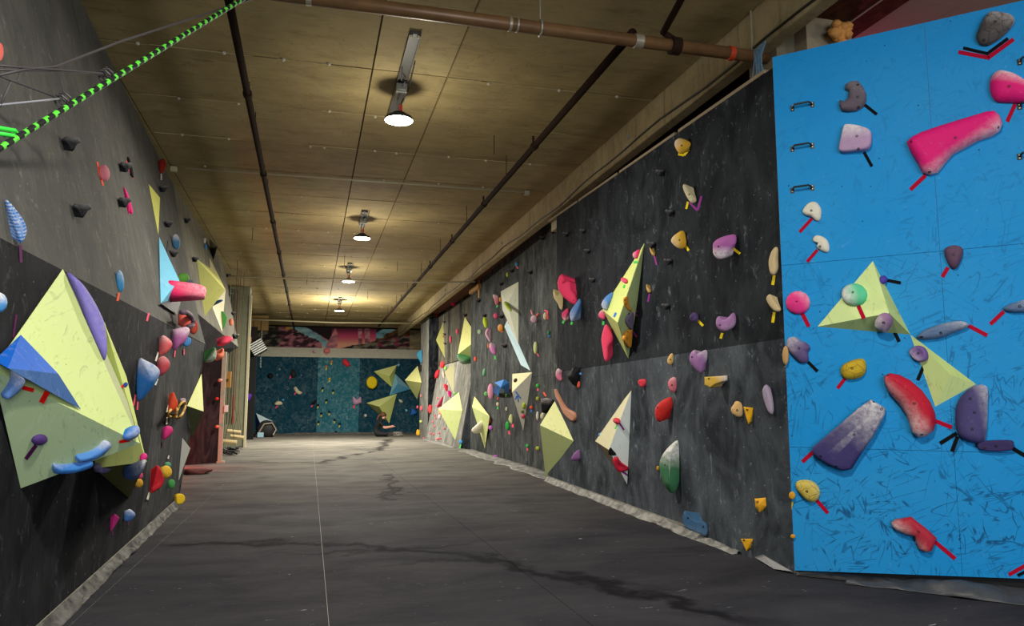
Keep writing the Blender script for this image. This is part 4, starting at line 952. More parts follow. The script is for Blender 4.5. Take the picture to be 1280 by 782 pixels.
tapes(BL, '999.5,290-1015,273', 'red', 4)
hold(BL, "1016,298 1020,294 1027,295 1034,300 1037,309 1035,315 1028,314 1021,309 1022,304 1017,302", BONE, 'lower bone-white hold, kidney shaped, at the left of the blue wall', lump=.3, k=.32, bolts=[(1025, 308)])
tapes(BL, '1009,327-1022,312', 'red', 4)
hold(BL, E(997.5, 378, 15.5, 14.7), (226, 56, 132), 'round pink disc hold at the left edge of the blue wall', k=.32, chalk=(.7, -.5, .45), bolts=[(996, 377)])
tapes(BL, '1002.5,391-1011,408', 'red', 5)
hold(B1f[0], E(1068, 368, 16, 14), (92, 200, 150), 'round mint green disc hold on the yellow pyramid of the blue wall', k=.38, chalk=(-1.3, 0, .9), bolts=[(1066, 365)]).name
ftape(B1f[0], 1073, 382, 1080, 398, 'red', 5)
hold(BL, "986,422 995,421 1002,426 1008,428 1013,434 1010,440 1011,448 1008,453 1000,453 992,446 985,437 983,429", (98, 82, 124), 'dusty purple bitten-disc hold at the left edge of the blue wall', k=.36, lump=.15, chalk=(-.5, -.4, .6), bolts=[(999, 435)])
tapes(BL, '1010,452-1022,464', 'black', 4)
hold(BL, "1052,458 1060,452 1073,448 1081,450 1083,461 1078,470 1066,474 1056,473 1051,467", (196, 164, 40), 'yellow cracked stone hold left of the red bean hold', lump=.18, k=.42, crack=True, bolts=[(1065, 460)])
tapes(BL, '1047,485-1057,472', 'red', 4.5)
hold(B1f[2], E(1104, 349.5, 3, 5.3, -20), (76, 62, 160), 'tiny violet knob on the right facet of the yellow pyramid', k=.5, bolts=[])
tapes(BL, '1108,350-1126,353.5', 'black', 4)
hold(B1f[1], "1093,403 1098,395 1106,392 1113,395 1116,402 1112,410 1107,414 1102,411 1095,408", (150, 112, 150), 'mauve knob hold on the lower point of the yellow pyramid', k=.5, chalk=(-1, .6, .9), bolts=[(1104.5, 403)])
tapes(BL, '1114,405-1124,427', 'black', 4.5)
hold(B2f[2], "1137,440 1141,434 1148,431.5 1155,434 1159,440 1160,447 1157,451 1150,452 1143,448", (118, 88, 150), 'purple slotted hold at the top of the flat yellow triangle volume', k=.4, prof='dish', chalk=(-.5, .3, .7), bolts=[(1148, 441)])
tapes(BL, '1147,475-1157,452', 'black', 4.5)
hold(BL, "1181,311 1190,306.5 1200,307.5 1204,313 1202,323 1197,334 1191,336 1186,331 1181,320", (98, 70, 92), 'plain plum egg hold high in the middle of the blue wall', k=.45, bolts=[(1192, 318)])
tapes(BL, '1178,346-1185,334', 'red', 5)
hold(BL, "1145,422 1151,416 1158,411 1172,406 1188,402 1202,401 1211,405 1207,410 1194,415 1180,421 1164,424 1152,424", (96, 118, 150), 'slate blue fish-shaped hold in the middle of the blue wall', spine="1155,418 1172,414 1202,406", k=.35, lump=.3, chalk=(.3, -.6, .8), bolts=[(1176, 416), (1152, 421)])
tapes(BL, '1211,407-1234,419', 'red', 5)
hold(BL, "1254,385 1262,380 1275,376 1292,371 1296,380 1290,389 1270,390.5 1258,389", (96, 118, 150), 'slate blue rippled hold cut by the right edge of the photo', spine="1264,385 1290,380", k=.4, lump=.3, chalk=(.3, -.6, .8))
tapes(BL, '1238,405-1255,389', 'red', 5)
hold(BL, "1105,470 1112,466 1124,468 1138,475 1153,488 1163,502 1169,516 1170,528 1167,538 1158,545 1148,547 1139,540 1136,528 1132,517 1123,504 1110,489 1105,478", (186, 24, 50), 'big red bean hold in the middle of the blue wall with chalky lower edge', spine="1115,476 1135,488 1149,508 1152,530", k=.36, chalk=(-1.0, .7, 1.0), bolts=[(1143, 504), (1110, 469), (1152, 543)])
tapes(BL, '1170,526-1190,534', 'red', 5)
hold(BL, "1089,499 1107,510 1106,518 1092,545 1076,568 1065,586 1055,588 1040,582 1026,574 1016,565 1016,559 1024,552 1050,530 1072,511", (62, 54, 104), 'large dark purple tongue-shaped plate on the blue wall', spine="1040,566 1060,550 1092,514", prof='flat', k=.2, chalk=(.8, -.9, .55), bolts=[(1068, 543), (1092, 502), (1102, 511), (1026, 570), (1045, 583)], per=2)
tapes(BL, '1003,577-1017,564', 'red', 5)
hold(BL, "1220,481 1230,481 1235,486 1235,502 1234,530 1232,548 1226,554 1212,552 1200,546 1195,536 1194,515 1198,500 1208,488", (76, 68, 116), 'purple half-moon hold with a white chalk stripe at the right of the blue wall', spine="1218,495 1216,538", k=.3, chalk=(1.4, -.2, .8), bolts=[(1218, 515), (1213, 498), (1215, 536)], per=2)
tapes(BL, '1175,554-1196,541; 1190,564-1197,545', 'black', 5)
hold(BL, "1222,553 1228,551 1246,549.5 1265,550 1267,555 1265,562 1244,564 1228,562 1222,560", (56, 46, 92), 'small dark purple bar hold below the half-moon on the blue wall', spine="1230,557 1260,557", prof='flat', k=.3, bolts=[(1231, 559), (1245, 557)], per=2)
tapes(BL, '1266,560-1292,576', 'black', 5)
hold(BL, "995,603 1002,599.5 1012,600 1020,604 1025,613 1024,621 1018,627 1010,626 1002,619 996,611", (204, 180, 84), 'pale yellow fish-head hold low at the left edge of the blue wall', k=.42, crack=True, chalk=(.5, -.2, .4), bolts=[(1008.5, 614)])
tapes(BL, '1021,625-1035,641', 'red', 4.5)
hold(BL, "1114,652 1120,648 1130,647 1139,645 1146,651 1158,660 1171,672 1168,681 1165,688 1158,690 1148,686 1144,677 1143,670 1132,668 1121,663 1115,658", (176, 40, 58), 'red jigsaw-shaped hold at the bottom of the blue wall', spine="1124,656 1142,657 1156,670 1158,682", k=.33, chalk=(-.8, .6, .9), bolts=[(1148, 664.5)], per=2)
tapes(BL, '1169,677-1194,698', 'red', 5)
tapes(BL, '1261,718-1290,702', 'red', 5); tapes(BL, '1272,719-1292,709', 'black', 4)
# grab handles
HB = plain('handle_black', (26, 27, 28), .4)
def handle(cx, cy, where):
    c = BL.hit(cx, cy); s = 29/950*c.dot(FW)*1.02/2/max(.3, 1)
    L = (BL.hit(cx+14.5, cy-2)-BL.hit(cx-14.5, cy+2)).length/2
    u, v, n_ = BL.u*(1 if BL.u.x > 0 else -1), BL.v, BL.n; M = Matrix((u, v, n_)).transposed()
    root = empty('grab_handle', c, 'black metal grab handle on the blue wall, %s' % where, 'handle', 'black grab handles on the blue wall')
    m = MB(); P = [(-L*.82, 0, .002), (-L*.78, .004, .035), (-L*.62, .012, .055), (L*.62, .012, .055), (L*.78, .004, .035), (L*.82, 0, .002)]
    m.tube([M @ Vector(p) for p in P], .0085, 8); m.build('grip', HB, root, smooth=False)
    for sx in (-1, 1):
        m = MB(); m.box((sx*L*.86-.016, -.026, 0), (sx*L*.86+.016, .022, .006), M=M); m.build('mounting_plate', HB, root)
        m = MB()
        for yy in (-.013, .012): m.lathe([(.006, .006), (.006, .009), (.002, .0095)], M @ Vector((sx*L*.86, yy, 0)), n=8, M=M)
        m.build('screw', plain('screw_steel', (170, 160, 140), .4, .6), root)
for y, s_ in ((133, 'top of the left column'), (184, 'middle of the left column'), (236, 'lowest of the left column')): handle(1003, y, s_)
for y, s_ in ((75, 'top of the right edge column'), (131, 'middle of the right edge column'), (194, 'lowest of the right edge column')): handle(1287, y, s_)
# ================= near right wall =================
YEL = (222, 172, 52); LIL = (170, 122, 172); BGE = (198, 176, 132)
hold(RN, "845,175 851,172.5 862,177 863,182 857,189 850,192 845,186 843,180", YEL, 'topmost yellow hold on the black right wall', k=.42, chalk=(-1, -.5, .6))
tapes(RN, '848,192.5-855,194; 855,194-861,187', 'yellow', 3)
hold(RN, "855,230 859,232 864,241 870,247 870,252 865,254 861,250 857,243 854,235", (214, 200, 160), 'cream bean hold below the topmost yellow one', spine="857,234 861,242 866,249", k=.4)
tapes(RN, '858,261-860,252', 'yellow', 2.5); tapes(RN, '862,253-872,263; 872,263-877,245', 'purple', 2.5)
hold(RN, "841,296 847,291 854,288 857,296 858,305 853,311 846,309 839,302", YEL, 'yellow teardrop hold below the cream bean', chalk=(-1, .2, .5)); tapes(RN, '856,306-861,313', 'yellow', 3)
hold(RN, "892,303 900,297 914,293 920,294 920,304 914,311 907,321 899,324 892,318 891,310", (176, 100, 166), 'big orchid pink hold with chalky lower half on the right wall', k=.4, chalk=(0, 1.4, 1.0), bolts=[(898, 308)]); tapes(RN, '916,310-925,317', 'yellow', 3)
hold(RN, "970,308.5 973,312 971,324 972,336 968,344 963,341 961,328 964,316", BGE, 'tan banana hold next to the edge of the blue wall, upper', spine="969,313 966,325 967,338", k=.45, bolts=[]); tapes(RN, '968,344-966,356', 'yellow', 3.4)
hold(RN, "960,369 964,368 970,378 976,385 975,389 969,389 962,382 958,374", BGE, 'tan banana hold next to the edge of the blue wall, lower', spine="963,373 966,380 971,386", k=.45, bolts=[]); tapes(RN, '968,390-966,403', 'yellow', 3.4)
hold(RN, E(868, 396.5, 5.5, 6.5), (84, 66, 110), 'small dark violet flower-shaped knob on the right wall', k=.5, lump=.6, bolts=[]); tapes(RN, '872,400-879,407', 'yellow', 3)
hold(RN, "896,398 900,395 906,399 912,395 917,390.5 920,396 919,406 912,412 903,414 896,408", LIL, 'dusty lilac smile-shaped hold under the orchid one', spine="900,404 908,407 915,399", k=.45, chalk=(.2, .3, .7), bolts=[(900, 406)]); tapes(RN, '901,423-903,416', 'yellow', 3.2)
hold(RN, "864,440 869,437 873,441 882,437 885,441 884,449 880,457 876,466 870,462 863,453 862,446", (164, 116, 168), 'lilac heart-shaped hold on the seam of the right wall', k=.42, chalk=(.6, -.8, .7), bolts=[(865, 446)]); tapes(RN, '880,451-887,456.5', 'yellow', 3)
hold(RN, "840,441 842,445 842,452 838,456 834,452 836,445", (228, 186, 116), 'small peach half-round hold left of the lilac heart', k=.4, bolts=[(838, 449)]); tapes(RN, '842,453-845,460', 'purple', 2.5)
hold(RN, "842,471 846,474 846,484 843,490 838,488 835,480 837,474", (220, 120, 132), 'small dusty pink kidney hold above the red one on the right wall', k=.4, bolts=[(840, 481)], chalk=(0, -.4, .6)); tapes(RN, '845,485-850,493', 'purple', 2.5)
hold(RN, "838,496 841,500 841,507 835,517 827,526 822,526 819,518 820,508 828,500", (206, 44, 40), 'plain red oval hold on the lower right wall', k=.45, bolts=[(822, 509)]); tapes(RN, '816,527-820,520', 'purple', 2.5)
hold(RN, "808,355 810,358 814,364 811,366 808,361", (214, 170, 100), 'tiny tan bean hold right of the tall yellow volume, lower', bolts=[]); tapes(RN, '810,377-812,367', 'purple', 2)
hold(RN, "812,309 815,312 819,318 817,320 813,315", (214, 170, 100), 'tiny tan bean hold right of the tall yellow volume, upper', bolts=[]); tapes(RN, '818,320-821,331', 'purple', 2)
hold(RN, "882,471 910,469 910,475 896,480 889,485 882,481", (220, 178, 74), 'yellow box-edge hold with a pale wooden lip', sharp=True, prof='flat', k=.6, chalk=(1.2, -.6, .8), bolts=[(886, 473)]); tapes(RN, '903,477-909,485', 'yellow', 3.2); tapes(RN, '882,491-887,486', 'purple', 3)
hold(RN, "920,501 926,503 929,510 928,520 921,520.5 915,516 914,510 917,505", (224, 182, 118), 'peach shell hold with four purple tapes', k=.45, lump=.3, bolts=[(921.5, 512.5)], chalk=(.5, .2, .6)); tapes(RN, '907,527-912,519; 909,534-913,521; 927,533-928,522; 933,533-930,522', 'purple', 2.4)
hold(RN, "930,508 942,509.5 941,518 936.5,531 933,520", (232, 172, 30), 'yellow fretted triangle hold beside the peach shell', sharp=True, prof='flat', k=.4, lump=.3, bolts=[(934, 512)]); tapes(RN, '938,520-943,530', 'yellow', 3)
hold(RN, "955,483 958.5,480.5 962,485 966,497 968,510 966,518 961,515 956,503 953.5,491", (162, 146, 164), 'long grey-lilac cigar hold near the blue wall edge', spine="958,487 964,511", k=.5, bolts=[]); tapes(RN, '949,524-955,512; 957,529.5-958.5,516', 'yellow', 3.3)
hold(RN, "846,550 849,556 850,578 849,600 845,613 839,616 831,608 826,594 824,580 828,568 837,557", (60, 116, 78), 'large green leaf-shaped hold low on the right wall', spine="841,566 840,602", prof='peak', k=.42, chalk=(0, -1.3, .9), bolts=[(831, 581)])
hold(RN, E(822.5, 585, 2, 3), (224, 170, 40), 'tiny yellow knob at the left edge of the green leaf hold', bolts=[])
tapes(RN, '850,576-854,582; 851,580-853,588', 'blue', 2.6); tapes(RN, '824,592-827,599', 'pink', 1.6)
hold(RN, "857,638 862,644 872,651 884,654 884,669 872,665 858,659 854.5,650 855,642", (64, 102, 136), 'steel blue fin hold touching the mat skirt', k=.32, prof='flat', bolts=[(860, 647), (879, 658)], chalk=(0, .2, .5)); tapes(RN, '884,656-889,667', 'purple', 2.6)
hold(RN, "943,623 958,621.5 959,632 949,640 944.5,634", (228, 166, 36), 'yellow pyramid hold low on the right wall, upper of two', sharp=True, prof='peak', k=.5, bolts=[(947, 627)]); tapes(RN, '954,635-960.5,642', 'yellow', 3)
hold(RN, "926.5,673 942,673 934,689", (228, 166, 36), 'yellow studded triangle hold low on the right wall, lower of two', sharp=True, prof='flat', k=.4, lump=.35, bolts=[(930, 675)]); tapes(RN, '923,688-929,682', 'yellow', 3); tapes(RN, '921,686-927,680', 'purple', 2.4)
hold(RN, E(990, 619, 4, 5), (214, 150, 36), 'orange-yellow ring hold half hidden by the blue wall', bolts=[]); tapes(RN, '988,638-990.5,627', 'yellow', 2.6)
hold(RN, E(991, 670, 3, 2.6), (214, 150, 36), 'tiny orange-yellow knob below the half hidden ring', bolts=[])
hold(RN, E(982, 444, 4, 12), (190, 150, 96), 'tan elongated hold half hidden by the blue wall', bolts=[]); tapes(RN, '977,466-981.5,455', 'yellow', 3.2)
hold(RN, "797.5,477 800,474 807,474 808,479 803.5,484 799,481", (222, 60, 78), 'raspberry knob hold above the white pyramid volume', lump=.6, k=.5, bolts=[]); tapes(RN, '801,490-803,485', 'green', 3)
hold(RN, "702.5,342 706,347 708.5,354.5 711.5,350.5 714,353 714.5,362 719,367 722,375 720,381.5 714,379 704,371 698,362 697,353 699.5,345", (236, 62, 104), 'big hot pink double-humped hold on the upper right wall', spine="702,352 705,364 716,375", k=.26, bolts=[(717, 375)])
hold(RN, "692,361 695,366 697,369 700,366 704,372 703,386 700,386 697,379 692,371", (222, 206, 150), 'cream W-shaped hold left of the big hot pink one', k=.22, bolts=[])
hold(RN, "703,391 707,387 710,385 711,391 708,396 708,401 705,400 702.5,396", (236, 70, 120), 'small pink hooked hold under the cream W', spine="709,388 705,393 707,399", bolts=[], chalk=(.3, 1, .8)); tapes(RN, '703.5,404-705,400.5', 'green', 2.6)
hold(RN, "725,373 727,379 723,390 718,400 715,402 712.5,392 716,385 722,377", (92, 134, 190), 'long blue twisted hold under the big hot pink one', spine="724,378 718,388 715,398", k=.45, bolts=[], chalk=(-.3, .6, .6)); tapes(RN, '714,405.5-715.5,401.5', 'green', 2.6)
hold(RN, "753,377 758,370 766,365 767,373 762,383 757,388 752,383", (84, 136, 206), 'blue ribbed hold on the left corner of the tall yellow volume', k=.45, lump=.3, chalk=(-.8, .5, 1), bolts=[])
hold(RN, "791,317 795,313.5 800,311.5 799.5,319 796,323 792,322", (238, 60, 120), 'pink knob at the top of the tall yellow volume', k=.5, bolts=[], chalk=(-1, 0, .8)); ftape(PVf[0], 792, 328, 797, 327, 'green', 2.6)
hold(PVf[0], E(781, 350.5, 2.6, 3.6, -30), (236, 80, 120), 'tiny pink knob halfway up the tall yellow volume', bolts=[], k=.4); ftape(PVf[0], 779.5, 360, 781, 356, 'green', 2.4)
hold(PVf[1], "780,372 784,371 785,380 789,388 785,387 780,380", (238, 162, 58), 'orange half-crescent hold on the tall yellow volume, upper', k=.22, prof='flat', bolts=[(781, 374.5), (782.5, 379.8)])
hold(PVf[1], "788,389.5 791,392 790.5,402 789.5,411 786,409 782,402 783,396", (122, 112, 134), 'purple-grey half-disc hold between the orange ones', k=.24, prof='flat', bolts=[(786, 392), (786, 400.5)])
hold(PVf[1], "784,413 788.5,412 788.5,422 787,434 782,429 778,424 780,418", (236, 160, 54), 'orange half-disc hold on the tall yellow volume, lower', k=.24, prof='flat', bolts=[(784.5, 414.5), (784, 422.7)])
tapes(RN, '790,388.5-797,389; 793,391-797,395', 'purple', 2); tapes(RN, '791,414-796,421', 'purple', 2); ftape(PVf[0], 767.5, 396, 770, 390.5, 'blue', 2.6)
hold(RN, "752,387 756,391 756.5,399 750,397.5 748,393", (238, 90, 130), 'pink knob tucked under the left corner of the tall yellow volume', bolts=[], chalk=(0, -.6, .8)); tapes(RN, '754,406-754.5,401', 'green', 2.4)
hold(RN, "757.5,405 763,412 767,421 766,428 762,434 761.5,446 759,452 756,449 753,434 752,424 754,413", (238, 70, 108), 'long pink carrot-shaped hold with a chalky waist', spine="759,412 759,424 758,446", k=.3, bolts=[])
hold(RN, "698,460 701,463 699.5,468 703,472 702,476 698,475 695,470 695,464", (240, 130, 160), 'pink and pale banana hold at the near end of the upper seam', spine="698,463 697,469 701,474", bolts=[], chalk=(-.5, -.8, .9))
hold(RN, "717,458 726,459 723,475 720,483 715,480 709,472 709,469", (14, 14, 16), 'glossy black faceted hold with a white lip on the seam', sharp=True, prof='peak', k=.45, bolts=[])
hold(RN, E(723, 480, 2.4, 4.5), (238, 96, 60), 'small orange knob stuck to the glossy black hold', bolts=[]); hold(RN, E(725.8, 467, 1.6, 1.6), (80, 150, 220), 'tiny blue knob beside the glossy black hold', bolts=[])
tapes(RN, '709,474-715,482; 715,482-720,484', 'white', 1.4)
hold(RN, "695.5,486 700,494 704,502 710,510 720,516 719.5,526 712,522 705.5,514 702,505 697,496", (196, 134, 104), 'terracotta crescent hold above the pale yellow diamond volume', spine="698,490 702,501 709,512 717,521", k=.14, tilt=0, prof="flat", bolts=[], chalk=(.8, -.8, .7))
hold(RL, "678,498 684,497 692,499 691,506 684,517 679,515 678,505", (20, 20, 22), 'black block hold behind the top of the pale yellow diamond', sharp=True, prof='flat', k=.6, bolts=[], chalk=(0, -1, .5))
hold(RN, "724,561.5 726,568 725,574 716,576 714,573 718,566", (140, 96, 150), 'purple wedge hold between the diamond and white pyramid volumes', k=.5, bolts=[]); tapes(RN, '715.5,583-717.5,577', 'orange', 2.6)
hold(W4f[0], E(771.5, 526, 2.8, 4), (206, 50, 70), 'small red knob on the cream side of the white pyramid volume', bolts=[]); ftape(W4f[1], 774, 528, 780, 537, 'purple', 2.2); ftape(W4f[0], 769, 536, 771, 531.5, 'green', 1.6)
hold(W4f[2], "763,559 766,562 770.5,568 761.5,568 760.5,563", (20, 20, 22), 'small black half-round hold on the white pyramid volume', prof='flat', k=.3, bolts=[(763, 563.5), (765, 565.5)])
hold(W4f[2], "766,574 771.5,570.5 776,577 785.5,584 783,588 772,588.5", (200, 30, 58), 'glossy red flared hold on the white pyramid volume', prof='dish', k=.35, bolts=[(773.5, 580)]); ftape(W4f[2], 778, 589, 785, 594, 'purple', 2.4)
hold(RN, E(751, 543, 2.6, 2.6), (84, 160, 220), 'light blue knob on the left edge of the white pyramid volume', bolts=[], t=.06)
# small black grid holds
def grid_hold(fr, x, y, s=1.0, group='', label='', g2=0):
    P = [(-5, -2.2), (-3.6, -4), (0, -3.2), (4, -3.6), (5.4, -.6), (3.0, .8), (1.0, 4.2), (-.8, 4.0), (-2.2, 1.2)]
    s *= 1.15
    return hold(fr, [(x+a*s, y+b*s) for a, b in P], (34, 34, 37), label, k=.6, prof='flat', lump=.5, chalk=(0, -1, .28), sharp=True, bolts=[], group=group, per=1)
for x, y, s_ in ((825, 216, .9), (837, 266, .9), (814, 306, .9), (835, 327, .85), (832, 383, .85), (728, 289, .6), (707, 293, .62), (734, 314, .65), (740, 350, .65)):
    grid_hold(RN, x, y, s_, 'small black footholds on the near right wall', 'small black foothold dotted over the upper near right wall')
# ================= middle right wall =================
for x, y, s_ in ((690.5, 289, .6), (677.5, 297.5, .55), (662, 340, .55), (639, 338, .55), (626, 354.6, .5), (597.5, 375.5, .5), (605, 394, .5), (626, 395.5, .5), (630, 432, .6)):
    grid_hold(RU, x, y, s_, 'small black footholds on the middle right wall', 'small black foothold on the upper middle right wall')
for x, y, s_ in ((581, 393.5, .45), (578, 419, .45), (555, 402, .3), (555.5, 417.5, .3), (556, 429, .3)):
    grid_hold(RFU, x, y, s_, 'small black footholds on the far right wall', 'small black foothold on the upper far right slab')
H = lambda fr, P, c, lb, **k: hold(fr, P, c, lb, bolts=[], **k)
H(RU, "616,368 622,369 624,375 622,381 620,381 618,375", (228, 130, 140), 'pink wedge hold at the left tip of the pale grey kite', chalk=(0, -1, 1)); tapes(RU, '621,384-622.5,379', 'green', 1.6)
H(RU, E(625.5, 374, 1.6, 3.2), (226, 160, 70), 'tiny orange knob between the pink wedge and the grey kite')
H(UMf[0], "632,377 634.5,378 639,387 637,388.5 633,382", (150, 170, 50), 'olive green finger hold on the pale grey kite', k=.4); tapes(RU, '637,391-638.5,387', 'plum', 1.6); tapes(RU, '643,370.5-643.5,364', 'pink', 2.6)
H(RU, E(632.5, 392, 1.6, 1.6), (236, 90, 100), 'tiny coral knob under the olive finger')
H(RU, E(619.5, 394.5, 2.6, 3.6), (236, 90, 130), 'small pink knob left of the pale grey kite')
H(RU, E(625.5, 409.5, 3.4, 4.8), (244, 160, 54), 'orange round hold left of the pale blue bar', chalk=(-.5, -.5, .5)); tapes(RU, '627.5,415-628,410', 'orange', 1.8)
H(RU, E(636.5, 403.5, 1.8, 2), (244, 150, 84), 'small orange knob at the top of the pale blue bar'); H(RU, E(639, 405, 1.6, 1.4), (240, 110, 90), 'tiny coral knob beside the small orange one')
H(RU, E(606.5, 403, 2.4, 7.2, -10), (200, 224, 50), 'lime green finger hold above the pink squiggle')
H(RU, "611,409 611,413 609.5,417 613.5,424 613,428 609.5,423 606.5,417 608,412", (222, 176, 192), 'pale pink squiggle hold under the lime finger', spine="610,412 608.5,417 612,424")
H(RU, "613,428 616,431 619.5,438 619,443.5 614,440 611.5,433", (224, 140, 200), 'pink teardrop hold under the squiggle', chalk=(0, -1, .8)); tapes(RU, '619,449-618.5,444.5', 'green', 1.4)
H(RU, E(610.5, 432, 1.5, 3.5), (206, 120, 80), 'tiny rust knob left of the pink teardrop')
H(RU, E(599.5, 414.5, 2.6, 3.2), (150, 176, 140), 'grey-green round hold right of the yellow kite volume')
H(RU, E(667.5, 398.5, 4.4, 5), (196, 160, 172), 'dusty pink rabbit-eared hold on the middle right wall', lump=.4); H(RU, "663,387 665,388 667,393 664.5,393", (226, 150, 160), 'pale pink ear stuck above the dusty pink hold', ); H(RU, E(672, 393, 1.3, 2.4, 30), (240, 110, 90), 'coral chip right of the dusty pink hold')
H(RU, E(681.5, 395, 2.4, 4.8), (232, 212, 170), 'cream oval hold ringed with red tape'); tapes(RU, '680.5,387.5-684,389; 684,388-684.5,399', 'pink', 1.7)
H(RU, E(686, 415.5, 1.7, 3), (44, 140, 96), 'tiny green hook hold on the middle right wall'); H(RU, E(686.5, 420, 1.7, 1.3), (60, 140, 220), 'tiny blue chip under the green hook')
H(RU, E(669.5, 434.5, 2.6, 8), (204, 214, 150), 'slim pale green pod hold on the middle right wall'); tapes(RU, '671.5,441.5-673,445', 'pink', 1.3)
H(RU, E(645.5, 330, 2, 3), (80, 150, 190), 'small light blue hold at the top edge of the right wall'); tapes(RU, '645.5,332-647.5,335.5', 'pink', 1.8)
H(RU, E(634, 343, 1.5, 3), (190, 200, 70), 'small lime hold at the top edge of the right wall'); 
H(RU, E(605, 465, 1.7, 5, 10), (120, 190, 140), 'slim mint green leaf hold below the pink teardrop')
H(RU, E(594, 448.5, 1.6, 3.2), (236, 90, 60), 'small orange-red chip beside the yellow kite volume')
H(RL, E(613.3, 489, 3.7, 10), (236, 160, 190), 'pale pink oval hold left of the folded blue volume', chalk=(.5, 0, .5)); H(RL, E(607.5, 492, 2.4, 3), (110, 190, 100), 'small green knob left of the pale pink oval')
H(RL, E(636.5, 487, 1.3, 1.8), (230, 70, 80), 'tiny red knob at the right tip of the blue volume'); H(RL, E(632.5, 494, 1.2, 2.4), (120, 200, 110), 'tiny green knob under the blue volume'); H(RL, E(622.5, 498, 1.1, 1.6), (230, 80, 60), 'tiny red knob under the blue volume')
H(RL, "638.5,517 641,524 639.5,530 635.5,524", (214, 218, 150), 'pale yellow diamond-shaped hold near the green bean'); tapes(RL, '641,534-641,529.5', 'pink', 2.4)
H(RL, E(634.3, 532, 2.5, 5.6), (56, 176, 76), 'green bean hold low on the middle right wall'); tapes(RL, '636,538-637,542.5', 'pink', 2)
H(RL, E(613, 534.5, 2.6, 3), (206, 110, 200), 'orchid knob right of the yellow dart volume'); H(RL, E(619.5, 571, 3, 2.8), (186, 90, 190), 'purple cluster knob lying on the skirt strip', lump=.8)
H(RL, "604,525 607,529 604.5,535 597,541.5 592.5,540 592,535.5 598,529.5", (236, 230, 208), 'white pill-shaped hold on the yellow dart volume', spine="603,530 595.5,537.5", k=.5, t=.25)
H(RL, E(612, 525, 1.5, 3.4), (240, 110, 70), 'orange knob right of the white pill'); H(RL, E(601, 540, 1.4, 2.4), (240, 120, 70), 'orange knob left under the white pill')
for x, y, a, b, c, lb, tp_ in ((672, 482, 2.2, 2.6, (70, 180, 70), 'small green knob on the middle right wall', 'pink'), (672, 498, 2, 2.6, (170, 180, 60), 'small mustard knob below the green one', 'plum'), (664, 509, 2, 2.3, (236, 90, 56), 'small vermilion knob right of the cream dagger', 'blue'), (672, 519.5, 1.8, 5.6, (222, 224, 206), 'slim white hold left of the diamond volume', 'plum'), (678.3, 520, 2.8, 4.5, (226, 222, 186), 'cream oval hold against the diamond volume', None), (659, 557, 1.8, 2.4, (70, 190, 100), 'small green knob near the skirt strip', 'pink'), (672, 560, 2.3, 2.4, (190, 210, 60), 'small lime knob near the skirt strip', 'plum'), (622, 505, 1.6, 2.6, (226, 214, 180), 'tiny cream chip under the blue volume', 'green'), (633, 511, 1.3, 2.6, (200, 200, 180), 'tiny grey chip above the diamond-shaped hold', None)):
    H(RL, E(x, y, a, b), c, lb)
    if tp_: tapes(RL, f'{x},{y+b+3.6}-{x+.3},{y+b+.6}', tp_, 1.5)
tapes(RL, '679.5,490-682.5,495', 'orange', 1.8)
H(LMf[0], E(644.2, 475, 1.6, 2.8, 35), (40, 36, 32), 'small dark chip at the top of the cream dagger', k=.3)
ftape(LMf[1], 644.5, 489, 651, 498, 'blue', 1.5); ftape(LMf[1], 644, 499, 646.5, 494, 'blue', 1.3); ftape(LMf[1], 648, 502, 647, 495, 'blue', 1.3)
H(LMf[1], E(655, 507, 2.2, 3.8), (190, 212, 60), 'lime knob on the cream dagger volume', k=.5); H(LMf[1], E(654, 520, 2.4, 2.6), (238, 80, 110), 'pink knob near the tip of the cream dagger', k=.5); H(LMf[1], E(653, 514, 2, 2), (120, 130, 60), 'olive chip between the lime and pink knobs', k=.4)
# ================= far right slab =================
H(RFU, "569,363 570,371 568,382 564,381 563,375 565.5,367", (190, 20, 84), 'magenta block hold high in the shade of the far right wall')
H(RFU, "572,443 580,442 592,446 590,451 583,455 577,454", (76, 140, 84), 'rounded green bowl hold under the yellow kite volume', t=.35, chalk=(-.4, .8, .8))
for x, y, a, b, c, lb in ((543.6, 405, 2.8, 4, (226, 66, 30), 'orange round hold at the far edge of the slab, upper'), (545.5, 393, 2.4, 5, (110, 24, 16), 'dark red hold in the shade above the orange one'), (544.5, 433.5, 2.6, 5, (160, 84, 116), 'dusty purple oval hold at the far edge of the slab'), (563.2, 424, 1.4, 4.5, (236, 90, 120), 'slim pink hold between the far yellow volumes, lower'), (571.6, 414, 1.7, 3.4, (236, 90, 110), 'slim pink hold between the far yellow volumes, upper'), (553.5, 423, 1.2, 4.5, (240, 150, 80), 'slim orange hold on the far yellow triangle'), (553, 435, 1.3, 3.6, (236, 120, 120), 'slim coral hold on the lower tip of the far yellow triangle')):
    H(RFU, E(x, y, a, b), c, lb)
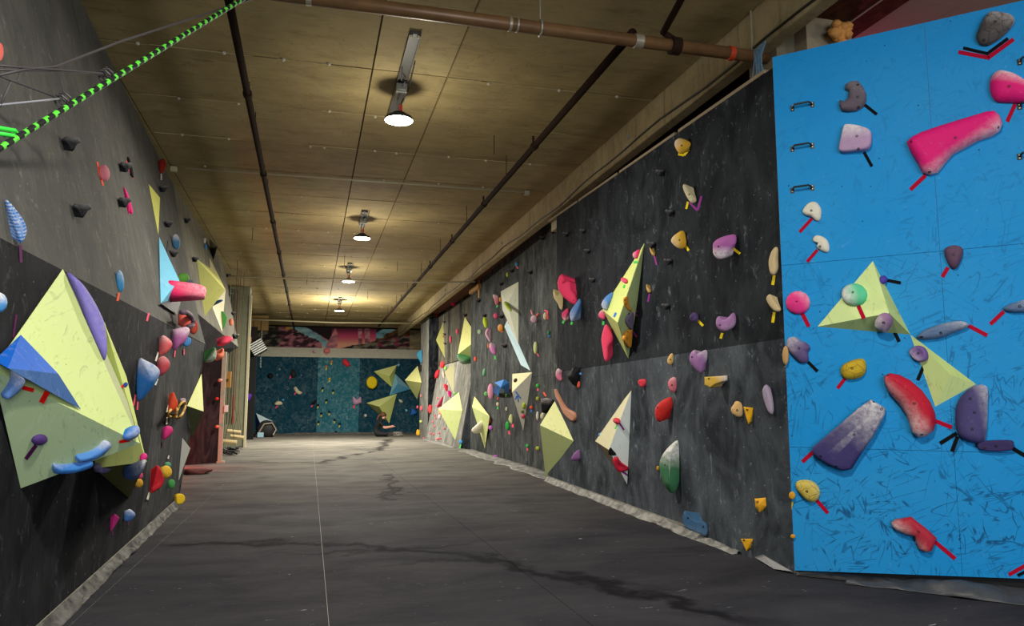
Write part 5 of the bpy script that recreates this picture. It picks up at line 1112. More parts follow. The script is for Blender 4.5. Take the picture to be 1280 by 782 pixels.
for x, y, a, b, an, c, lb in ((553, 455.5, 2.8, 4.6, 15, (232, 50, 54), 'bright red scoop hold beside the cream triangle, upper'), (546.5, 467, 2.6, 6, 20, (206, 36, 48), 'bright red scoop hold beside the cream triangle, lower'), (542, 473, 2.8, 3, 0, (240, 84, 36), 'orange round hold left of the red scoops'), (556.8, 460, 2, 2.4, 0, (140, 196, 90), 'small green knob right of the red scoops'), (557, 484, 1.8, 5, -20, (224, 50, 70), 'red and white slanted hold on the far slab'), (561.5, 492, 1.5, 5, -20, (238, 50, 140), 'hot pink slanted hold on the far slab'), (537.6, 511, 2.4, 5.8, 0, (226, 60, 64), 'red oval hold at the far lower edge of the slab'), (550.3, 502, 1.7, 8, 28, (176, 60, 84), 'long wine red slanted hold on the far slab'), (550, 515.5, 1.5, 4, -15, (232, 130, 110), 'coral chip at the left tip of the pale yellow diamond'), (549.5, 521, 2.2, 3, 0, (190, 186, 176), 'pale grey hold with black shade under the slanted red one'), (558, 523.5, 2.4, 2.4, 30, (220, 206, 210), 'white chip on the left edge of the pale yellow diamond'), (554.5, 468, 1.4, 5, -10, (222, 190, 170), 'pale slim hold beside the cream triangle'), (569.5, 492, 3, 2, 20, (130, 196, 120), 'small green knob on top of the pale yellow diamond')):
    H(RF, E(x, y, a, b, an), c, lb)
for k, (x, y) in enumerate(((547, 497.5), (543.7, 519), (544.2, 522.3), (543.4, 532.5), (538, 541.5), (542, 542.4), (549, 541.2), (548, 548), (546, 507.5), (541, 527), (555.5, 535.5), (550.5, 547.8), (546.3, 549))):
    H(RF, E(x, y, 1.1, 1.3), (222, 90, 110), 'tiny pink foothold sprinkled on the far slab', group='tiny pink footholds on the far slab')
H(RF, E(575.8, 552, 2.2, 2.6), (90, 166, 232), 'small sky blue block hold at the foot of the far slab'); tapes(RF, '575,560-576,555', 'green', 1.4)
# column
H(CF, "527,437 528,442 527.6,454 524,450 520.5,443 523,439", (60, 130, 162), 'teal blue flake on the side of the corner column', k=.2)
for x, y, a, b, c, lb in ((525.5, 460, 1.5, 4.5, (40, 26, 26), 'dark hold on the side of the corner column'), (526.5, 510, 1.8, 3.2, (220, 96, 110), 'pink knob on the corner column, middle'), (521.8, 508.5, 1.2, 2, (226, 110, 120), 'small pink knob left of the middle one on the column'), (526, 494.5, 1.1, 1.7, (226, 120, 120), 'pink knob on the corner column, upper'), (525.8, 526.5, 1.6, 1.8, (190, 210, 110), 'small lime knob on the corner column'), (529.3, 547.5, 1, 1.4, (220, 110, 110), 'tiny pink knob at the foot of the corner column')):
    H(CF, E(x, y, a, b), c, lb)
H(CF, "522,536 524.5,541 524,544 520.5,543.5 520.5,539", (236, 182, 40), 'yellow flake hold at the foot of the corner column')
# ================= back wall =================
H(FB, E(464.5, 478, 7, 8), (238, 208, 20), 'thick bright yellow round disc hold on the back wall', prof='flat', t=.35)
H(FB, "441,495 446,499 451,495.5 452,503 449.5,504 444,506 441,503", (206, 160, 190), 'dusty pink star-shaped hold on the back wall', lump=.3); tapes(FB, '442,510-443,506', 'pink', 2.2)
H(FB, "429,448.5 434,449.5 437.5,455 436,458.5 430,456 428,452", (232, 60, 76), 'red fist-shaped hold on the teal back wall', t=.2)
for P, c, lb, tp_ in (("334,469 338,466 342,469 339,473 335,472", (16, 22, 30), 'black round hold at the left of the back wall', None), ("363,466 366,461 370,465 370,470 365,472", (40, 38, 38), 'black and white hold on the left half of the back wall', (362, 473, 364, 469)), ("367,485 370,483 374,488 378,490 375,493 370,491", (222, 206, 176), 'cream wedge hold on the left half of the back wall', (368, 493, 370, 490)), ("343,504 347,501 352,502 353,505 348,506.5 344,506", (226, 212, 176), 'cream bar hold on the left half of the back wall', (344.5, 510, 347, 506.5)), ("389,504 393,500 396,499 395,503 391,506", (24, 26, 30), 'black bar hold near the middle of the back wall', (389, 508.5, 391.5, 505)), ("405,437 409,434.5 413,438 411,441 406,441", (238, 130, 130), 'coral star hold at the top of the back wall', (408, 443, 408.5, 440.5)), ("391,438 394,438 395,440 392,440.5", (240, 170, 190), 'pale pink chip at the top of the back wall', None), ("352,499 355,498 355,500.5 352.5,501", (90, 170, 220), 'sky blue chip above the cream bar hold', None), ("455,518 457,517 459,519 458,521 455.5,521", (226, 214, 210), 'white button hold left of the seated person', None), ("498,499 502,499.5 504,503 500,503", (206, 216, 180), 'pale green chip right of the lowest yellow triangle', None), ("506,512 508,511 510,513 508,515", (120, 200, 226), 'sky blue chip right of the lowest yellow triangle', None), ("515,510 521,514 521,517 513,519 514,515", (50, 112, 206), 'royal blue pyramid hold near the right corner of the back wall', None), ("496,456 499,454 500,456 498,458", (150, 210, 230), 'light blue chip at the tip of the upper yellow triangle', None)):
    H(FB, P, c, lb, t=.14)
    if tp_: tape(FB, *tp_, 'pink', 1.6)
for x, y in ((414.5, 451.5), (408, 458), (412, 473), (403.5, 485), (416.5, 488), (408, 500), (397.6, 506), (401.8, 516.5), (411.7, 514.5), (398, 527), (418.3, 524.5), (424.5, 529.5), (397.8, 541), (420, 539.5)):
    warm = y < 475
    hold(FB, E(x, y, 1.7, 1.5), (226, 150, 80) if y < 460 else ((230, 190, 40) if y < 480 else (30, 34, 40)), 'tiny foothold with yellow tape on the middle of the back wall', group='tiny taped footholds on the back wall', bolts=[], t=.1)
    tape(FB, x-.6, y+4.2, x+.1, y+1.4, 'yellow', 1.4)
# ================= left wall =================
for x, y, s_ in ((88, 180, 1.9), (101, 263, 1.9)):
    grid_hold(LU, x, y, s_, 'black wedge footholds on the grey left wall', 'black wedge foothold on the grey upper left wall')
for x, y, s_ in ((156.5, 209, 1.35), (155, 253, 1.35), (204, 236, .9), (210.5, 280, .9), (233.5, 275.5, .7), (217, 317, .9), (244, 324, .7), (60+38, 480-480+700, 0)):
    if s_: grid_hold(LU, x, y, s_, 'black wedge footholds on the grey left wall', 'black wedge foothold on the grey upper left wall')
for x, y, s_ in ((285.5, 344, .5), (289, 368, .5), (292, 391.5, .5), (294.5, 420, .7)):
    grid_hold(LF, x, y, s_, 'black footholds on the far upper left wall', 'small black foothold near the far end of the upper left wall')
H(LU, "6,249 12,254 19,262 27,272 32,282 33,290 30,299 25,304 21,297 17,284 11,270 7,258", (44, 112, 182), 'large blue zebra-ribbed leaf hold at the upper left', spine="12,260 24,280 25,298", k=.34, per=9, stripes=42, chalk=(.5, -.4, .5)); tapes(LL, '25,306-26,328', 'plum', 3.4)
H(LU, E(130.5, 216, 6.5, 10.5, -12), (206, 120, 130), 'dusty pink half-moon hold with an orange tape arc', k=.4); tapes(LU, '121.5,202-124,217; 124,217-129,232', 'orange', 1.7)
H(LU, "159.5,195 163,201 166,213 167,222 164.5,221 161,211 159,201", (20, 20, 22), 'thin black disc hold rimmed with pink tape', k=.3); tapes(LU, '158,201-161,212; 161,212-166,223', 'pink', 1.3)
H(LU, "154,233 159,240 163,252 166,262 165,268 161,265 160,271 158,258 157,245", (232, 40, 120), 'hot pink flake hold on the grey left wall', k=.25)
H(LU, E(203, 207.5, 4.2, 9.5, 5), (150, 34, 24), 'dark red oval hold near the ceiling of the left wall'); tapes(LU, '201.5,225-201.5,217', 'white', 1.7)
H(LU, E(-1, 65, 5.5, 12), (232, 110, 100), 'coral round hold cut by the left edge of the photo')
H(LU, E(150, 351, 4.8, 14, -5), (64, 146, 200), 'slim light blue almond hold on the seam of the left wall', chalk=(.6, -.4, .9)); tapes(LL, '146.5,376-148.5,366', 'orange', 2.6)
H(LU, E(220, 302, 5, 9.8, -8), (64, 112, 146), 'steel blue oval hold right of the slim yellow volume', chalk=(0, -1, .7))
H(LF, E(256, 300.5, 1.5, 3.6), (214, 214, 206), 'small white finger hold near the ceiling line'); H(LF, E(257.3, 308, 1.7, 3.6), (80, 140, 200), 'small blue finger hold below the white one')
H(LU, "203,357 205,352 211,350 224,351.5 242,354 256,359.5 255,373 252,374.5 234,372.5 217,373 209,370 204,364", (228, 46, 104), 'big hot pink loaf hold jutting from the left wall', spine="210,360 248,366", k=.42, chalk=(.8, -.4, .6)).name
H(LU, E(229, 347, 7.5, 6), (96, 160, 60), 'green ribbed pumpkin hold behind the hot pink loaf', lump=.3); H(LU, E(238, 352, 5, 2), (110, 130, 150), 'blue-grey hold hidden behind the hot pink loaf')
H(LL, "224,389.5 231,390 237,397 238,404 233,408 226,408 223,400", (222, 98, 84), 'salmon round hold below the black wedge volume', k=.5); H(LL, E(242.6, 409, 4.8, 9, 8), (196, 78, 62), 'brick red round hold right of the salmon one', k=.5)
m = MB(); gl = LL; P_ = [LL.hit(x, y, .16) for x, y in ((227, 390), (233, 390), (238, 394), (241, 400), (240.5, 406), (236, 408))]
m.tube(P_, .035, 8); tag(m.build('climbing_hold', hold_mat((96, 78, 92)), smooth=True), 'curved grey-purple horn hold between the salmon and brick red holds', 'climbing hold')
H(LL, "216,414 222,411 231,408 236,410 236,416 231,427 222,434 217,438.5 215,428", (164, 92, 146), 'dusty orchid thumb hold on the left wall', k=.5, chalk=(.3, -1, .8)); H(LL, E(234, 427, 5, 6.3, 20), (76, 140, 206), 'sky blue knob hold beside the orchid thumb')
tapes(LL, '218,446-219,438', 'pink', 1.5); tapes(LL, '230,443-230,436', 'pink', 1.5)
H(LL, "202,420 206,419.5 213,425 215,431 211,438 203,444 198.5,440 199,428", (212, 96, 98), 'salmon cone hold with white tape, upper of two', k=.5, chalk=(0, -.8, .5)); H(LL, "202,445 207,446 212,453 211,460 205,467 198,470 196,461 198,450", (190, 74, 82), 'brick pink cone hold with white tape, lower of two', k=.5, chalk=(0, -.6, .4))
tapes(LL, '194.5,451-198,440; 194,481-197,473', 'white', 1.8); tapes(LL, '183.5,401-186,391', 'pink', 2.2)
H(LL, "175,447.5 182,450 192,455 199,461 200,467 194,480 186,490 177,500 172,497 171,480 172,460", (44, 116, 190), 'large blue ribbed wedge hold on the left wall', k=.45, prof='peak', chalk=(.7, -.9, .8)); tapes(LL, '166.5,507-169.5,493; 171.5,512-172,502', 'pink', 1.8)
H(LL, "216,489.5 219,495 222,503 220,510 215,515 210.5,512 211,502", (206, 74, 42), 'orange cone hold above the yellow loops', k=.5); tapes(LL, '208.5,515-211,505; 208,530-209,521', 'white', 1.6)
m = MB()
for cx_, cy_, rx_, ry_, an in ((216, 515, 7, 4, -45), (226, 512, 4, 11.5, 25)):
    m.tube([LL.hit(x, y, .06+.05*math.sin(k)) for k, (x, y) in enumerate(E(cx_, cy_, rx_, ry_, an, 13)+[E(cx_, cy_, rx_, ry_, an, 13)[0]])], .018, 7)
tag(m.build('climbing_hold', hold_mat((206, 160, 74)), smooth=True), 'tan yellow twin-loop hold below the orange cone', 'climbing hold')
H(LL, E(229, 500, 3.6, 3), (186, 160, 176), 'small grey-pink hold above the twin loops')
H(LL, "208,532 214,533 216,539 211,545 204,550 203,543 205,536", (206, 50, 120), 'magenta shell hold on the lower left wall', k=.5); tapes(LL, '203.5,558-203.8,551', 'plum', 1.4)
H(LL, E(210, 580.5, 4, 3.5, 30), (96, 160, 120), 'small sea green hold behind the yellow round one'); H(LL, E(207.5, 589.5, 7.2, 8.2), (222, 176, 54), 'yellow round hold beside the red crescent', k=.5)
H(LL, "196,581 200,586 203,594 204,600 201,607 196,612 187,616 189,605 192,592", (190, 34, 44), 'red crescent hold low on the left wall', prof='dish', k=.4); tapes(LL, '184,624-187,615', 'white', 2.2); tapes(LL, '210,573-211,569', 'white', 1.4)
H(LL, E(214.5, 604.5, 4.4, 6), (70, 150, 80), 'green teardrop hold low on the left wall')
H(LL, "219,618 225,616.5 229,619 229.5,625 226,629 220,629.5 218.5,624", (236, 196, 40), 'yellow cube-like hold at the foot of the left wall end', prof='flat', k=.6)
H(LL, "143,641.5 149,646.5 143,657 137.5,664.5 139.5,652", (226, 56, 136), 'hot pink shard hold near the foot of the left wall', sharp=True, prof='flat', k=.3); H(LL, "156,641 161,636 167,639 169,644 164,650 155.5,651", (70, 116, 176), 'blue half-dome hold near the foot of the left wall', k=.5, chalk=(.5, -1, .6)); tapes(LL, '160,656-160.5,651; 140,669-141,664', 'plum', 1.6)
H(LL, E(-2, 378, 11, 13), (76, 150, 214), 'blue round hold cut by the left edge of the photo', k=.5, chalk=(.5, -1, .9)); tapes(LL, '16.5,422-20,393', 'plum', 2.4)
# on the large left pyramid
f0, f1, f2 = BVf
fA, fD = LL.hit(78.5, 336, 0), LL.hit(175, 554, .52); fM = (fA+fD)/2
leafF = frame3(fA, fD, fM+RT*.3+FW*.35)
leafF.o = leafF.o - leafF.n*.03
f2h = H(leafF, "83,341 98,351 112,368 124,390 131,408 133,430 131,450 124,440 112,412 98,375", (120, 106, 196), 'long violet crescent hold along the far edge of the largest pyramid', spine="96,362 116,395 128,436", k=.25, chalk=(.7, -.3, 1.2), tilt=0)
bf = frame3(f0.hit(26, 418, .01), f0.hit(-6, 450, .01), f0.hit(101, 511, .01)); 
tri, trf = volume(bf, [(26, 418, 0), (-7, 450, 0), (101, 511, 0), (73, 467, .07), (72, 467, 0), (10, 460, .06)], [(0, 1, 5, 3), (1, 2, 3, 5), (0, 3, 4), (3, 2, 4)], [(18, 92, 192), (76, 112, 168)], 'deep blue triangular add-on hold on the largest pyramid', name='climbing_hold', cat='climbing hold', th=.008)
H(f1, "15,462 24,464 29,469 30,476 23,485 12,494 4,496 2,493 9,484 14,473", (96, 134, 196), 'pale blue bone-shaped hold on the left facet of the largest pyramid', spine="22,470 18,482 7,493", k=.4, chalk=(.6, -.4, .9))
def ft(x1, y1, x2, y2, c, w_): ftape(f1, x1, y1, x2, y2, c, w_)
ft(28, 484, 42, 487.5, 'brightred', 5); ft(51.5, 503, 59, 489, 'brightred', 6.5); ft(149, 552, 162, 549.5, 'brightred', 3.6); ft(32, 573.5, 45, 556, 'plum', 4.5)
H(f1, E(49.5, 549.5, 10, 6, -15), (84, 58, 120), 'smooth dark purple egg hold on the grey-green facet', k=.4)
H(f1, "95,573 97,569 110,566 123,559 131,551 137,552 136,557 126,567 112,574 98,575", (84, 140, 210), 'blue banana hold on the grey-green facet, upper of two', spine="99,572 118,567 133,555", k=.35, chalk=(0, -1.0, 1.1)); H(f1, "67,580 74,581 92,580 106,575 114,573 113,581 100,587 82,590 67,590", (64, 130, 206), 'blue banana hold on the grey-green facet, lower of two', spine="72,585 92,584 110,578", k=.35, chalk=(0, -1.0, 1.1))
H(f0, "157,540 160,534 167,533 170,540 168,548 161,549 157,545", (30, 120, 214), 'bright blue shell knob at the nose of the largest pyramid', k=.6, chalk=(1, 0, .8))
H(V2f[0], E(157, 480.5, 2.3, 3), (40, 80, 170), 'tiny dark blue knob on the second left pyramid'); ftape(V2f[0], 149, 485, 155, 481.5, 'brightred', 3)
H(V2f[0], E(179.5, 571, 3.8, 5), (222, 40, 130), 'magenta knob at the nose of the second left pyramid'); H(V2f[2], "153,588 165,582 181,577 180,584 172,591 161,591", (90, 120, 180), 'blue and white scoop under the nose of the second pyramid', k=.4, chalk=(1, -.5, 1)); H(LL, E(167, 575, 4, 2.6), (40, 70, 110), 'small navy knob left of the blue and white scoop')
H(LL, "117,583 130,576 145,573 143,582 133,591 123,590", (120, 110, 150), 'grey-lilac bowl hold in the shade under the largest pyramid', k=.5, chalk=(0, -1, .9)); H(LL, E(176, 594, 2.6, 4), (226, 80, 130), 'pink chip under the second left pyramid'); H(LL, E(174, 603.5, 5, 5.6), (206, 156, 50), 'amber round hold under the second left pyramid')
# far upper left and overhang
H(LF, "276,389 281,391 284,396 283,403 278,412 276,404", (84, 150, 70), 'green leaf hold right of the tall cream volume'); H(LF, E(289, 402.5, 2.6, 4.6), (236, 130, 100), 'coral chip near the far end of the upper left wall')
H(LF, E(265, 380, 4, 2.2, -40), (70, 120, 180), 'blue comma hold on the scuffed yellow diamond', t=.5)
H(LF, "272,428 279,420 288,421 289,426 281,431 273,432", (220, 70, 96), 'coral pink hold at the lip of the overhang', t=.2); H(LF, "255,451 260,441 267,434 267,450 258,453", (70, 130, 70), 'green and white fin hold under the overhang', t=.2, chalk=(1, .5, .8)); H(LF, "268,444 273,441 278,435 278,446 272,450 268,449", (236, 120, 90), 'orange hook hold under the overhang', t=.15)
tapes(LU, '257,348-261,342; 260,341-263,335', 'pink', .9)
# return board bits
H(RB, E(275, 475, 3, 2.2), (226, 160, 140), 'pale coral hold at the edge of the red-lit board', t=.1); H(RB, E(271.3, 498, 2.2, 1.8), (236, 50, 50), 'small glowing red hold on the red-lit board', t=.08); H(RB, E(271.5, 533, 2.6, 2), (232, 120, 90), 'coral hold low on the red-lit board', t=.1)
# ================= hanging training boards in the recess =================
WOOD = plain('pale_wood', (216, 192, 140), .6, nz=.25, nscale=6); WOODD = plain('amber_wood', (188, 132, 58), .6, nz=.35, nscale=6)
c = at(283, 474, 23.5); m = MB(); m.box((c.x-.12, c.y, c.z-.23), (c.x+.12, c.y+.12, c.z+.23)); o = m.build('training_board', WOODD, label='amber wooden block hanging in the dark recess behind the left wall', cat='wooden block')
m = MB(); m.box((c.x-.07, c.y-.012, c.z-.06), (c.x+.06, c.y, c.z+.02)); m.build('grip_slot', plain('slot_dark', (90, 60, 26), .7), o)
m = MB(); m.tube([(c.x+.01, c.y-.02, c.z+.2), (c.x+.01, c.y-.02, 5.5)], .008, 6); m.build('cord', plain('cord_pale', (150, 150, 130), .7), o)
for k, (x0, x1, y, yy) in enumerate(((284, 301, 539.5, 24.2), (288, 305, 546, 24.6), (278, 296, 552, 22.6))):
    a, b = at(x0, y-1, yy), at(x1, y+1, yy); m = MB(); m.tube([a, b], .06, 8)
    o = m.build('hang_bar', WOOD, label='pale wooden bar hung on cords by the left pillar, %s' % ('topmost', 'middle', 'lowest')[k], cat='training bar')
    m = MB(); top = Vector(((a.x+b.x)/2, yy, a.z+.75))
    m.tube([a+(b-a)*.15, top], .007, 5); m.tube([a+(b-a)*.85, top], .007, 5); m.tube([top, V3(top.x, top.y, 5.5)], .009, 5); m.build('cord', plain('cord_brown', (84, 76, 54), .8), o)
m = MB(); q = at(291.5, 508, 24.0); m.tube([q+V3(0, 0, -.3), q+V3(0, 0, .35)], .03, 6, rr=None); m.tube([q+V3(0, 0, -.5), q+V3(0, 0, -.3)], .05, 8); m.tube([q, V3(q.x, q.y, 5.5)], .008, 5)
tag(m.build('tool_handle', plain('red_brown', (130, 60, 44), .6)), 'slim red-brown handle hanging beside the left pillar', 'handle')
# small white switch box on the post
m = MB(); m.box((-2.05, 20.25, 1.25), (-1.97, 20.35, 1.42)); tag(m.build('switch_box', plain('box_white', (214, 212, 200), .5)), 'small white switch box on the cream post of the recess', 'switch')
# cables heap
m = MB(); random.seed(3); cc = at(286, 560, 23.5)
for k in range(7):
    P = [(cc.x+random.uniform(-.35, .35), cc.y+random.uniform(-.5, .5), .02+random.uniform(0, .22)) for _ in range(7)]; m.tube(P, .014, 5)
tag(m.build('cable_heap', plain('cable_dark', (28, 26, 26), .6)), 'tangled heap of dark cables on the mat beside the cream post', 'cables')
# projector-like heater box at the head of the opening
c = at(322, 433, 34.0); root = empty('ceiling_speaker', c, 'tilted grey and black slatted speaker box with a wooden back hung by the opening', 'speaker')
M = Matrix.Rotation(math.radians(-32), 3, 'Y')
m = MB(); m.box((-.28, -.2, -.32), (.28, .2, .25), M=M); m.build('case', plain('case_black', (24, 24, 26), .6), root)
for k in range(6):
    m = MB(); m.box((-.29, -.215, -.28+k*.09), (.29, -.2, -.235+k*.09), M=M); m.build('slat', plain('slat_pale', (186, 190, 184), .5), root)
m = MB(); m.box((-.52, -.1, -.05), (-.25, .2, .4)); m.build('wooden_back', plain('orange_wood', (150, 92, 40), .7, nz=.4), root)
m = MB(); m.tube([(-.2, 0, .2), (-.2, 0, 1.1)], .015, 6); m.tube([(.1, 0, .2), (.1, 0, 1.1)], .015, 6); m.build('hanger', PIPED, root)
c = at(325.5, 455, 35.7); c.z = 3.95; m = MB()
for k in range(14): m.lathe([(.03, -.05), (.045, 0), (.03, .05)], (c.x+.01*(k % 2), c.y, c.z+.75-k*.12), n=6)
tag(m.build('hanging_chain', plain('chain_grey', (120, 130, 130), .5, .4)), 'thin grey chain hanging at the left edge of the back wall', 'chain')
c = at(329.5, 499, 33.9); 
hold(Frame((0, 33.95, 0), (1, 0, 0), ZUP, None, 0), "309,492 315,493 312,500 309.5,501", (64, 30, 130), 'violet glowing shard hold in the dark opening', bolts=[], t=.1)
# bag and shoes in the left far corner
def blob(name, c, r, mat, label=None, cat=None, parent=None, seed=0, n=14, mm=9, amp=.15):
    vs = []; fs = []
    for i in range(mm+1):
        th = math.pi*i/mm
        for k in range(n):
            ph = 2*math.pi*k/n; d = Vector((math.sin(th)*math.cos(ph), math.sin(th)*math.sin(ph), math.cos(th)))
            s_ = 1+amp*noise.noise(d*2+Vector((seed, seed, 0))); vs.append(Vector((d.x*r[0]*s_, d.y*r[1]*s_, max(-r[2]*.8, d.z*r[2]*s_))))
    for i in range(mm):
        for k in range(n): fs.append((i*n+k, (i+1)*n+k, (i+1)*n+(k+1) % n, i*n+(k+1) % n))
    return meshobj(name, vs, fs, mat, parent, loc=c, smooth=True, label=label, cat=cat)
g = at(330, 545, 36.5); g.z = 0
bp = blob('backpack', (g.x+.1, g.y, .34), (.42, .3, .42), plain('bag_black', (34, 33, 34), .7, nz=.4), 'slumped black rucksack on the mat in the left far corner', 'bag', seed=2)
m = MB(); m.tube([Vector((-.3, -.25, -.1)), Vector((-.1, -.34, .25)), Vector((.25, -.3, .3)), Vector((.42, -.2, 0)), Vector((.3, -.3, -.25))], .03, 6); m.build('strap', plain('strap_cream', (160, 150, 136), .7), bp)
m = MB(); m.box((-.36, -.42, -.33), (-.1, -.28, -.12)); m.build('pocket', plain('pocket_pale', (150, 186, 200), .6), bp)
blob('clothes_heap', (g.x-.75, g.y+.1, .13), (.42, .3, .17), plain('cloth_black', (22, 22, 24), .8, nz=.4), 'low heap of dark clothes left of the rucksack', 'clothes', seed=5, amp=.4)
# scuffed rag by the left wall end
m = MB()
blob('dark_rag', (-2.25, 17.2, .05), (.32, .22, .07), plain('rag_red', (96, 44, 40), .8, nz=.5), 'reddish rag lying on the mat under the red light', 'cloth', seed=9, amp=.5)
# rag by blue corner etc. omitted
# ================= seated person =================
base = V3(2.95, 35.6, 0); K = 1.0
J = {  # joint: (x, y, z, radius) facing +x, sitting cross-legged, leaning forward
 'hip': (0, 0, .13, .15), 'waist': (.03, 0, .30, .135), 'chest': (.13, 0, .50, .15), 'neck': (.24, 0, .66, .06), 'head0': (.29, 0, .74, .085), 'head1': (.33, 0, .83, .10), 'head2': (.33, 0, .90, .07),
 'shL': (.17, .17, .58, .07), 'elL': (.32, .26, .36, .045), 'wrL': (.60, .12, .40, .03), 'haL': (.68, .09, .42, .032),
 'shR': (.17, -.17, .58, .07), 'elR': (.34, -.26, .34, .045), 'wrR': (.62, -.12, .38, .03), 'haR': (.70, -.09, .40, .032),
 'hpL': (.05, .12, .12, .11), 'knL': (.46, .30, .12, .07), 'anL': (.26, .02, .06, .045), 'toL': (.30, -.12, .05, .035),
 'hpR': (.05, -.12, .12, .11), 'knR': (.46, -.30, .12, .07), 'anR': (.36, -.04, .07, .045), 'toR': (.42, .10, .05, .035)}
ED = [('hip', 'waist'), ('waist', 'chest'), ('chest', 'neck'), ('neck', 'head0'), ('head0', 'head1'), ('head1', 'head2'), ('chest', 'shL'), ('shL', 'elL'), ('elL', 'wrL'), ('wrL', 'haL'), ('chest', 'shR'), ('shR', 'elR'), ('elR', 'wrR'), ('wrR', 'haR'), ('hip', 'hpL'), ('hpL', 'knL'), ('knL', 'anL'), ('anL', 'toL'), ('hip', 'hpR'), ('hpR', 'knR'), ('knR', 'anR'), ('anR', 'toR')]
# fingers
for s_, h in (('L', 'haL'), ('R', 'haR')):
    hx, hy, hz, _ = J[h]; sg = 1 if s_ == 'L' else -1
    for k in range(4):
        a = 'f%s%da' % (s_, k); b = 'f%s%db' % (s_, k)
        J[a] = (hx+.05, hy+sg*(.025-.018*k), hz+.01, .011); J[b] = (hx+.085-.006*abs(k-1.5), hy+sg*(.012-.016*k)-sg*.01, hz-.012, .009); ED += [(h, a), (a, b)]
    a = 't%s' % s_; J[a] = (hx+.03, hy-sg*.04, hz+.035, .012); ED.append((h, a))
names = list(J); me = bpy.data.meshes.new('person'); me.from_pydata([J[k][:3] for k in names], [(names.index(a), names.index(b)) for a, b in ED], [])
po = bpy.data.objects.new('person', me); link(po); po.location = base
md = po.modifiers.new('skin', 'SKIN'); sv = me.skin_vertices[0].data
for i, k in enumerate(names): sv[i].radius = (J[k][3], J[k][3]); sv[i].use_root = (k == 'hip')
sb = po.modifiers.new('sub', 'SUBSURF'); sb.levels = 2; sb.render_levels = 2
dg = bpy.context.evaluated_depsgraph_get(); me2 = bpy.data.meshes.new_from_object(po.evaluated_get(dg)); po.modifiers.clear(); po.data = me2
SKIN = plain('skin', (206, 150, 128), .6); SHIRT = plain('shirt_black', (20, 20, 22), .85, nz=.2); TROU = plain('trousers_black', (26, 26, 28), .85); SHOE = plain('shoe_grey', (120, 116, 108), .7)
me2.materials.clear()
for q in (SHIRT, SKIN, TROU, SHOE): me2.materials.append(q)
seg = [(Vector(J[a][:3]), Vector(J[b][:3]), a, b) for a, b in ED]
for p in me2.polygons:
    p.use_smooth = True; c = p.center; best = None
    for a, b, na, nb_ in seg:
        ab = b-a; t_ = max(0, min(1, (c-a).dot(ab)/ab.dot(ab))); d_ = (a+ab*t_-c).length - .5*J[na][3]
        if best is None or d_ < best[0]: best = (d_, na, nb_, t_)
    _, na, nb_, t_ = best
    if na in ('neck', 'head0', 'head1') or na[:2] in ('el', 'wr', 'ha') or na[0] in 'ft' : mi_ = 1
    elif na[:2] == 'sh' and t_ > .75: mi_ = 1
    elif na in ('anL', 'anR'): mi_ = 3
    elif na[:2] in ('hp', 'kn') or nb_[:2] == 'hp': mi_ = 2
    else: mi_ = 0
    p.material_index = mi_
po.scale = (1.14, 1.14, 1.14)
tag(po, 'person in a black t-shirt with brown ponytail sitting cross-legged, head bowed over the hands', 'person')
HAIR = plain('hair_brown', (84, 52, 30), .7, nz=.5, nscale=40)
hr = blob('hair', (.295, 0, .865), (.125, .115, .12), HAIR, parent=po, seed=4, amp=.12); hr.location = (.295, 0, .865)
m = MB(); m.tube([(.2, 0, .88), (.12, 0, .82), (.07, 0, .70), (.04, 0, .60)], .04, 8, rr=[.045, .05, .04, .015]); m.build('ponytail', HAIR, hr, smooth=True).matrix_parent_inverse = Matrix.Translation((-.295, 0, -.865))
m = MB(); m.lathe([(.012, -.03), (.018, 0), (.010, .03)], (.425, 0, .815), n=8); m.build('nose', SKIN, po)
m = MB()
for sy in (-.036, .036): m.lathe([(.002, -.009), (.011, 0), (.002, .009)], (.415, sy, .85), n=8)
m.build('eye', plain('eye_dark', (30, 24, 20), .3), po)
m = MB(); m.box((.412, -.025, .775), (.42, .025, .783)); m.build('mouth', plain('lip', (160, 86, 80), .5), po)
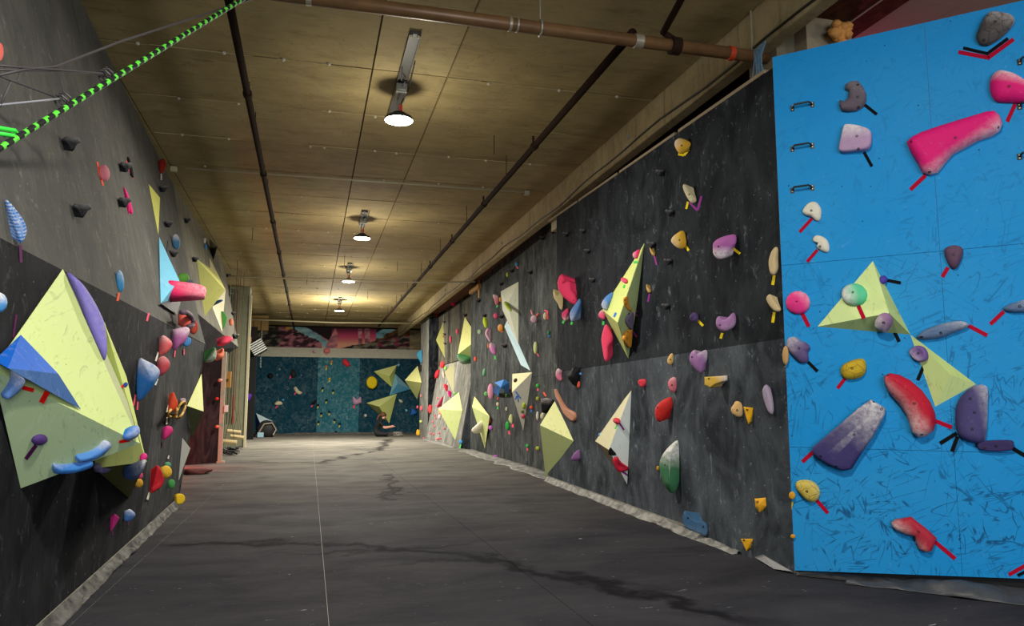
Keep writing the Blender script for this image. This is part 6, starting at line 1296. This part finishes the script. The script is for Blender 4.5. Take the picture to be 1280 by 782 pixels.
m = MB(); m.box((-.02, -.045, -.004), (.02, .045, .004)); o = m.build('phone', plain('phone_glass', (40, 60, 84), .2)); o.location = base+V3(.90, 0, .48); o.rotation_euler = (0, -.5, 0); tag(o, 'small dark phone held in the hands of the seated person', 'phone')
m = MB(); cb_ = base+V3(1.0, -.2, .0)
for k in range(5):
    P = [(cb_.x+.2*math.cos(a)+random.uniform(-.05, .05), cb_.y+.16*math.sin(a), .03+.18*abs(math.sin(a*.5+k*.3))) for a in [j*.7 for j in range(9)]]; m.tube(P, .016, 5)
tag(m.build('cable_coil', plain('coil_grey', (130, 124, 116), .6)), 'loose grey coil of cord on the mat in front of the seated person', 'cord')

# ================= footholds named by their nearest distinctive neighbour =================
CUT = (' with ', ' on ', ' at ', ' in ', ' below', ' above', ' left', ' right', ' under', ' beside', ' near', ' behind', ' next', ' between', ' half', ' halfway', ' stuck', ' tucked', ' cut ', ' low ', ' high ', ' hidden', ' against', ' ringed', ' rimmed', ' jutting', ' to ', ' touching', ' along', ' of ', ' sprinkled', ' dotted', ',', ' lying', ' joined', ' carrying')
def short(l):
    i = min([l.find(c) for c in CUT if c in l] or [len(l)]); return l[:i]
refs = [(short(o['label']), x, y) for o, x, y in HOLDS if not o.get('group')]
cnt = {}
for r in refs: cnt[r[0]] = cnt.get(r[0], 0)+1
refs = [r for r in refs if cnt[r[0]] == 1 and 3 <= len(r[0].split()) <= 6]
used = set()
for o, x, y in HOLDS:
    if not o.get('group'): continue
    kind = {'small black': 'small black foothold', 'black wedge': 'black wedge foothold', 'tiny foothold': 'tiny yellow-taped foothold', 'tiny pink': 'tiny pink foothold'}
    head = next(v for k, v in kind.items() if o['label'].startswith(k))
    for r, rx, ry in sorted(refs, key=lambda r: (r[1]-x)**2+(r[2]-y)**2):
        dx, dy = x-rx, y-ry
        a = math.degrees(math.atan2(-dy, dx)) % 360
        d = ['right of', 'up and right of', 'above', 'up and left of', 'left of', 'down and left of', 'below', 'down and right of'][int((a+22.5)//45) % 8]
        l = '%s %s the %s' % (head, d, r)
        if l not in used and len(l.split()) <= 16: used.add(l); o['label'] = l; break
